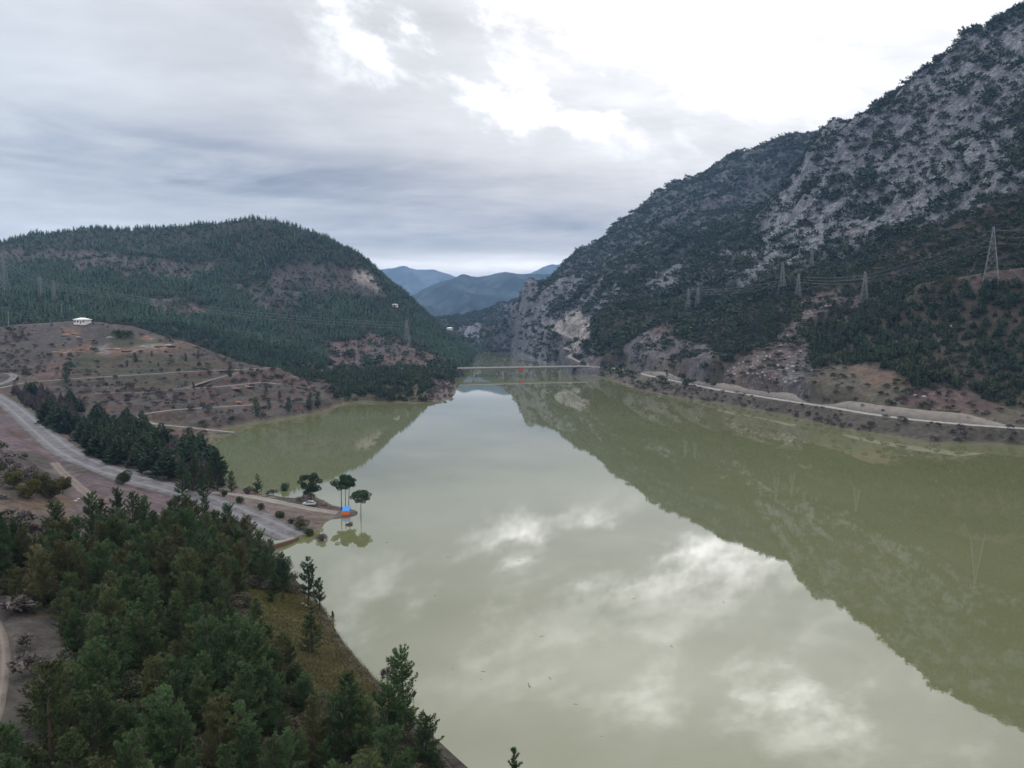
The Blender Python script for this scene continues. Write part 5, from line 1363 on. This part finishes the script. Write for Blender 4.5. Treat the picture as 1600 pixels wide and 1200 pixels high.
# grass on the mossy slope and stones
gx = np.random.default_rng(5).uniform(-75, -20, 60000); gy = np.random.default_rng(6).uniform(85, 150, 60000)
jj, i2 = gidx(gx, gy); mk = in_poly(gx, gy, MOSS_W) & (SD[jj, i2] > .8); gx, gy = gx[mk], gy[mk]
rs = np.random.default_rng(8); gz = hgt(gx, gy); P = np.column_stack([gx, gy, gz]); P = np.repeat(P, 4, 0) + rs.normal(size=(len(P) * 4, 3)) * [.25, .25, 0]
gv = blades(P, rs.normal(size=P.shape) * .5 + [0, 0, 1], rs.uniform(.15, .42, len(P)), .035, rs)
tag(mesh_np('grass', gv, tri_idx(len(P)), M['grass'], attrs={'tone': ('FLOAT', np.repeat(np.clip(rs.normal(.5, .3, len(P)), 0, 1), 3))}), 'yellowish dry grass and moss on the slope above the cliff', 'grass', kind='stuff')

M['boulder'] = simple('limestone', (.30, .285, .27), .9, var=.3, scale=.8)
def rock_proto(seed):
    bm_v = []; rs = np.random.default_rng(seed); n, m_ = 7, 10; b = MB(); rings = []
    for i in range(n):
        t_ = (i + .3) / (n - .4) * math.pi; rings.append([tuple(np.array([math.sin(t_) * math.cos(2 * math.pi * k_ / m_), math.sin(t_) * math.sin(2 * math.pi * k_ / m_) * .8, -math.cos(t_) * .62]) * rs.uniform(.78, 1.15)) for k_ in range(m_)])
    b.loft(rings); o = b.build('boulder', M['boulder']); return o
rk = [rock_proto(60 + i) for i in range(4)]
RK = []
rs = np.random.default_rng(77)
spots = [(1148, 585), (1420, 613), (1430, 618), (1444, 620), (1368, 468), (1372, 470), (1380, 472), (1452, 512), (1485, 510), (1504, 512), (473, 943), (478, 947), (463, 774), (324, 672), (122, 780), (118, 783), (265, 700), (272, 698)]
lbs = ['pale boulder on the red scree slide', 'pale boulder at the left of three on the red cutting', 'pale boulder in the middle of three on the red cutting', 'pale boulder at the right of three on the red cutting', 'pale boulder right of the boulder pylon, left one', 'pale boulder right of the boulder pylon, middle one', 'pale boulder right of the boulder pylon, right one',
       'pale boulder showing through the slope pines, left one', 'pale boulder showing through the slope pines, middle one', 'pale boulder showing through the slope pines, right one', 'upper of two white stones on the mossy slope', 'lower of two white stones on the mossy slope', 'large flat pale rock at the water edge left of the broad pine',
       'pale block at the end of the inlet track', 'pale stone beside the red field, right one', 'pale stone beside the red field, left one', 'pale stone by the inlet brush, left one', 'pale stone by the inlet brush, right one']
for (px, py), lb in zip(spots, lbs):
    X, Y, Z = hit(px, py); s = np.clip(math.hypot(X, Y) / F * 3.0, .35, 1.9) * (1.6 if px == 463 else 1)
    place(rk[int(rs.integers(0, 4))], X, Y, Z, s, label=lb, cat='boulder', group='pale boulders')
nscree = 0
for _ in range(3000):
    px, py = rs.uniform(1130, 1300), rs.uniform(460, 600); X, Y, Z = hit(px, py); j, i = gidx(X, Y)
    if ZN[ZI[j, i]] not in ('scree', 'talus'): continue
    place(rk[int(rs.integers(0, 4))], X, Y, Z, rs.uniform(.35, 1.3) ** 1.5 + .2, label='rough grey boulder lying %s of the scree slide above the road' % ('in the upper half' if py < 530 else 'at the foot'), cat='boulder', group='boulders of the scree slide'); nscree += 1
    if nscree > 150: break

# heaps of tipped soil and rubble on the terraced field
HM = {'orange': simple('orange_soil', (.155, .092, .062), .95, var=.35, scale=.5), 'red': simple('red_soil', (.115, .068, .056), .95, var=.35, scale=.5), 'pale': simple('pale_rubble', (.20, .185, .175), .95, var=.4, scale=.6), 'grey': simple('grey_rubble', (.13, .13, .14), .95, var=.4, scale=.6)}
hp_ = {}
for hk, hm in HM.items():
    n, m_ = 9, 26; rs_ = np.random.default_rng(len(hk) * 9); b = MB(); rings = []
    for i in range(n):
        q = i / (n - 1); rr_i = 1 - q; rings.append([(rr_i * math.cos(2 * math.pi * k_ / m_) * (1 + .22 * math.sin(3 * k_ / 4 + i)) * rs_.uniform(.9, 1.1), rr_i * .5 * math.sin(2 * math.pi * k_ / m_) * rs_.uniform(.85, 1.15), -.25 + .62 * q ** .7 * rs_.uniform(.85, 1.1)) for k_ in range(m_)])
    b.loft(rings); hp_[hk] = b.build('soil_heap', hm, smooth=True)
HS = [(105, 523, 'orange', 11, 'orange soil heap below the white house, left one'), (116, 521, 'orange', 8, 'orange soil heap below the white house, middle one'), (122, 526, 'pale', 5, 'small pale heap right of the orange heaps below the house'),
      (228, 526, 'orange', 9, 'orange soil heap near the crest of the field'), (236, 529, 'pale', 5, 'pale heap beside the orange heap near the crest'), (86, 550, 'orange', 8, 'orange heap at the left end of the long row'), (101, 551, 'pale', 4, 'small pale heap at the left of the long row'),
      (128, 549, 'red', 11, 'red soil heap in the left part of the long row'), (138, 546, 'orange', 7, 'orange heap behind the red one in the long row'), (158, 547, 'grey', 12, 'grey rubble heap in the middle of the long row'), (170, 545, 'grey', 8, 'dark grey rubble heap right of the middle of the row'),
      (184, 545, 'pale', 7, 'pale rubble heap in the middle of the long row'), (200, 547, 'red', 12, 'long red soil heap right of the middle of the row'), (213, 543, 'red', 10, 'red soil heap behind the long red one'), (224, 541, 'pale', 9, 'pale rubble heap at the right of the long red heap'),
      (236, 543, 'grey', 8, 'grey rubble heap towards the right end of the row'), (250, 540, 'orange', 11, 'large orange heap at the right end of the row'), (264, 539, 'pale', 10, 'pale rubble heap right of the large orange heap'), (283, 535, 'grey', 7, 'grey heap on the crest near the forest edge'),
      (300, 541, 'red', 12, 'low red heap at the far right of the row'), (172, 527, 'pale', 8, 'pale heap left of the dark skyline tree'), (50, 520, 'red', 8, 'red soil patch heap at the far left of the hilltop'), (365, 606, 'red', 14, 'long red bank between the lower two tracks'), (385, 604, 'orange', 9, 'orange bank between the lower two tracks'), (370, 628, 'orange', 9, 'orange bank above the inlet track')]
for px, py, hk, sz_, lb in HS:
    X, Y, Z = hit(px, py); place(hp_[hk], X, Y, Z, sz_ * .5, rz=random.uniform(-.4, .4), sz=sz_ * .28, label=lb, cat='soil heap', group='soil heaps on the terraced field')

# driftwood on the lake
dw = MB(); dw.tube([(-.8, 0, 0), (-.2, .06, .05), (.5, -.05, .04), (1.0, .1, .02)], [.05, .07, .06, .03], 5); dw.tube([(.3, 0, .05), (.6, .35, .06)], [.04, .02], 4)
dwo = dw.build('floating_branch', M['wood'])
for i, (px, py) in enumerate([(826, 1070), (752, 1061), (756, 1049), (860, 1060), (742, 955), (706, 1043), (552, 853), (560, 857), (604, 847), (630, 876), (846, 994), (990, 935), (1205, 1030), (640, 700), (812, 876), (650, 860), (900, 1100), (700, 870), (1050, 1010), (1130, 940), (940, 1150), (680, 930)]):
    X, Y, Z = G(px, py, .05)
    place(dwo, X, Y, .03, (1.0 if i == 0 else rs.uniform(.35, .7)), label='dark branch afloat on the open lake, largest of the driftwood' if i == 0 else 'small dark piece of driftwood floating on the calm lake', cat='driftwood', group='driftwood on the lake')

# ------------------------------------------------------------------ single bushes on the slope and bank nearest the camera
bp_ = []
for i in range(5):
    V_, Fi, T = lod_shrub(600 + i, 320); o = mesh_np('bush', V_, Fi, M['leafbush'], attrs={'tone': ('FLOAT', T)}); bp_.append(o)
for k_, (x, y) in enumerate(near_shrub):
    h = random.uniform(2.0, 4.6); px, py = project(x, y, float(hgt(x, y)))
    if x > 0:
        yr = float(np.interp(x, lx[o_], ly[o_]))
        side = 'between the lakeside road and the water' if y < yr else 'on the slope above the lakeside road'
        part = 'below the scree' if 1120 < px < 1270 else 'near the bridge' if px <= 1120 else 'at the far right' if px > 1430 else 'right of the gap'
        lb = 'rounded bush %s %s' % (side, part); gp_ = 'bushes ' + side
    else:
        part = 'beside the grey road and inlet' if math.hypot(x, y) < 330 else 'on the dark terrace around the lower tracks' if py > 595 else 'on the hilltop around the white house' if py < 540 else 'on the grassy middle terraces'
        lb = 'rounded bush ' + part; gp_ = 'bushes of the left fields'
    if h > 3.6: lb = lb.replace('rounded', 'large rounded')
    elif h < 2.6: lb = lb.replace('rounded', 'small rounded')
    place(random.choice(bp_), x, y, None, h * 1.15, sz=h, label=lb, cat='bush', group=gp_)


# ------------------------------------------------------------------ air
def haze():
    b = MB(); b.box((0, 6000, 395), (15000, 13500, 814))
    m = bpy.data.materials.new('haze'); m.use_nodes = True; m.node_tree.nodes.clear(); g = NT(m.node_tree)
    o = g.n('ShaderNodeOutputMaterial'); v = g.n('ShaderNodeVolumePrincipled')
    v.inputs['Color'].default_value = (.36, .60, 1.0, 1); v.inputs['Density'].default_value = HAZE; v.inputs['Anisotropy'].default_value = 0.15
    g.t.links.new(v.outputs[0], o.inputs[1])
    tag(b.build('haze', m), kind='stuff')
HAZE = 7.0e-5
haze()
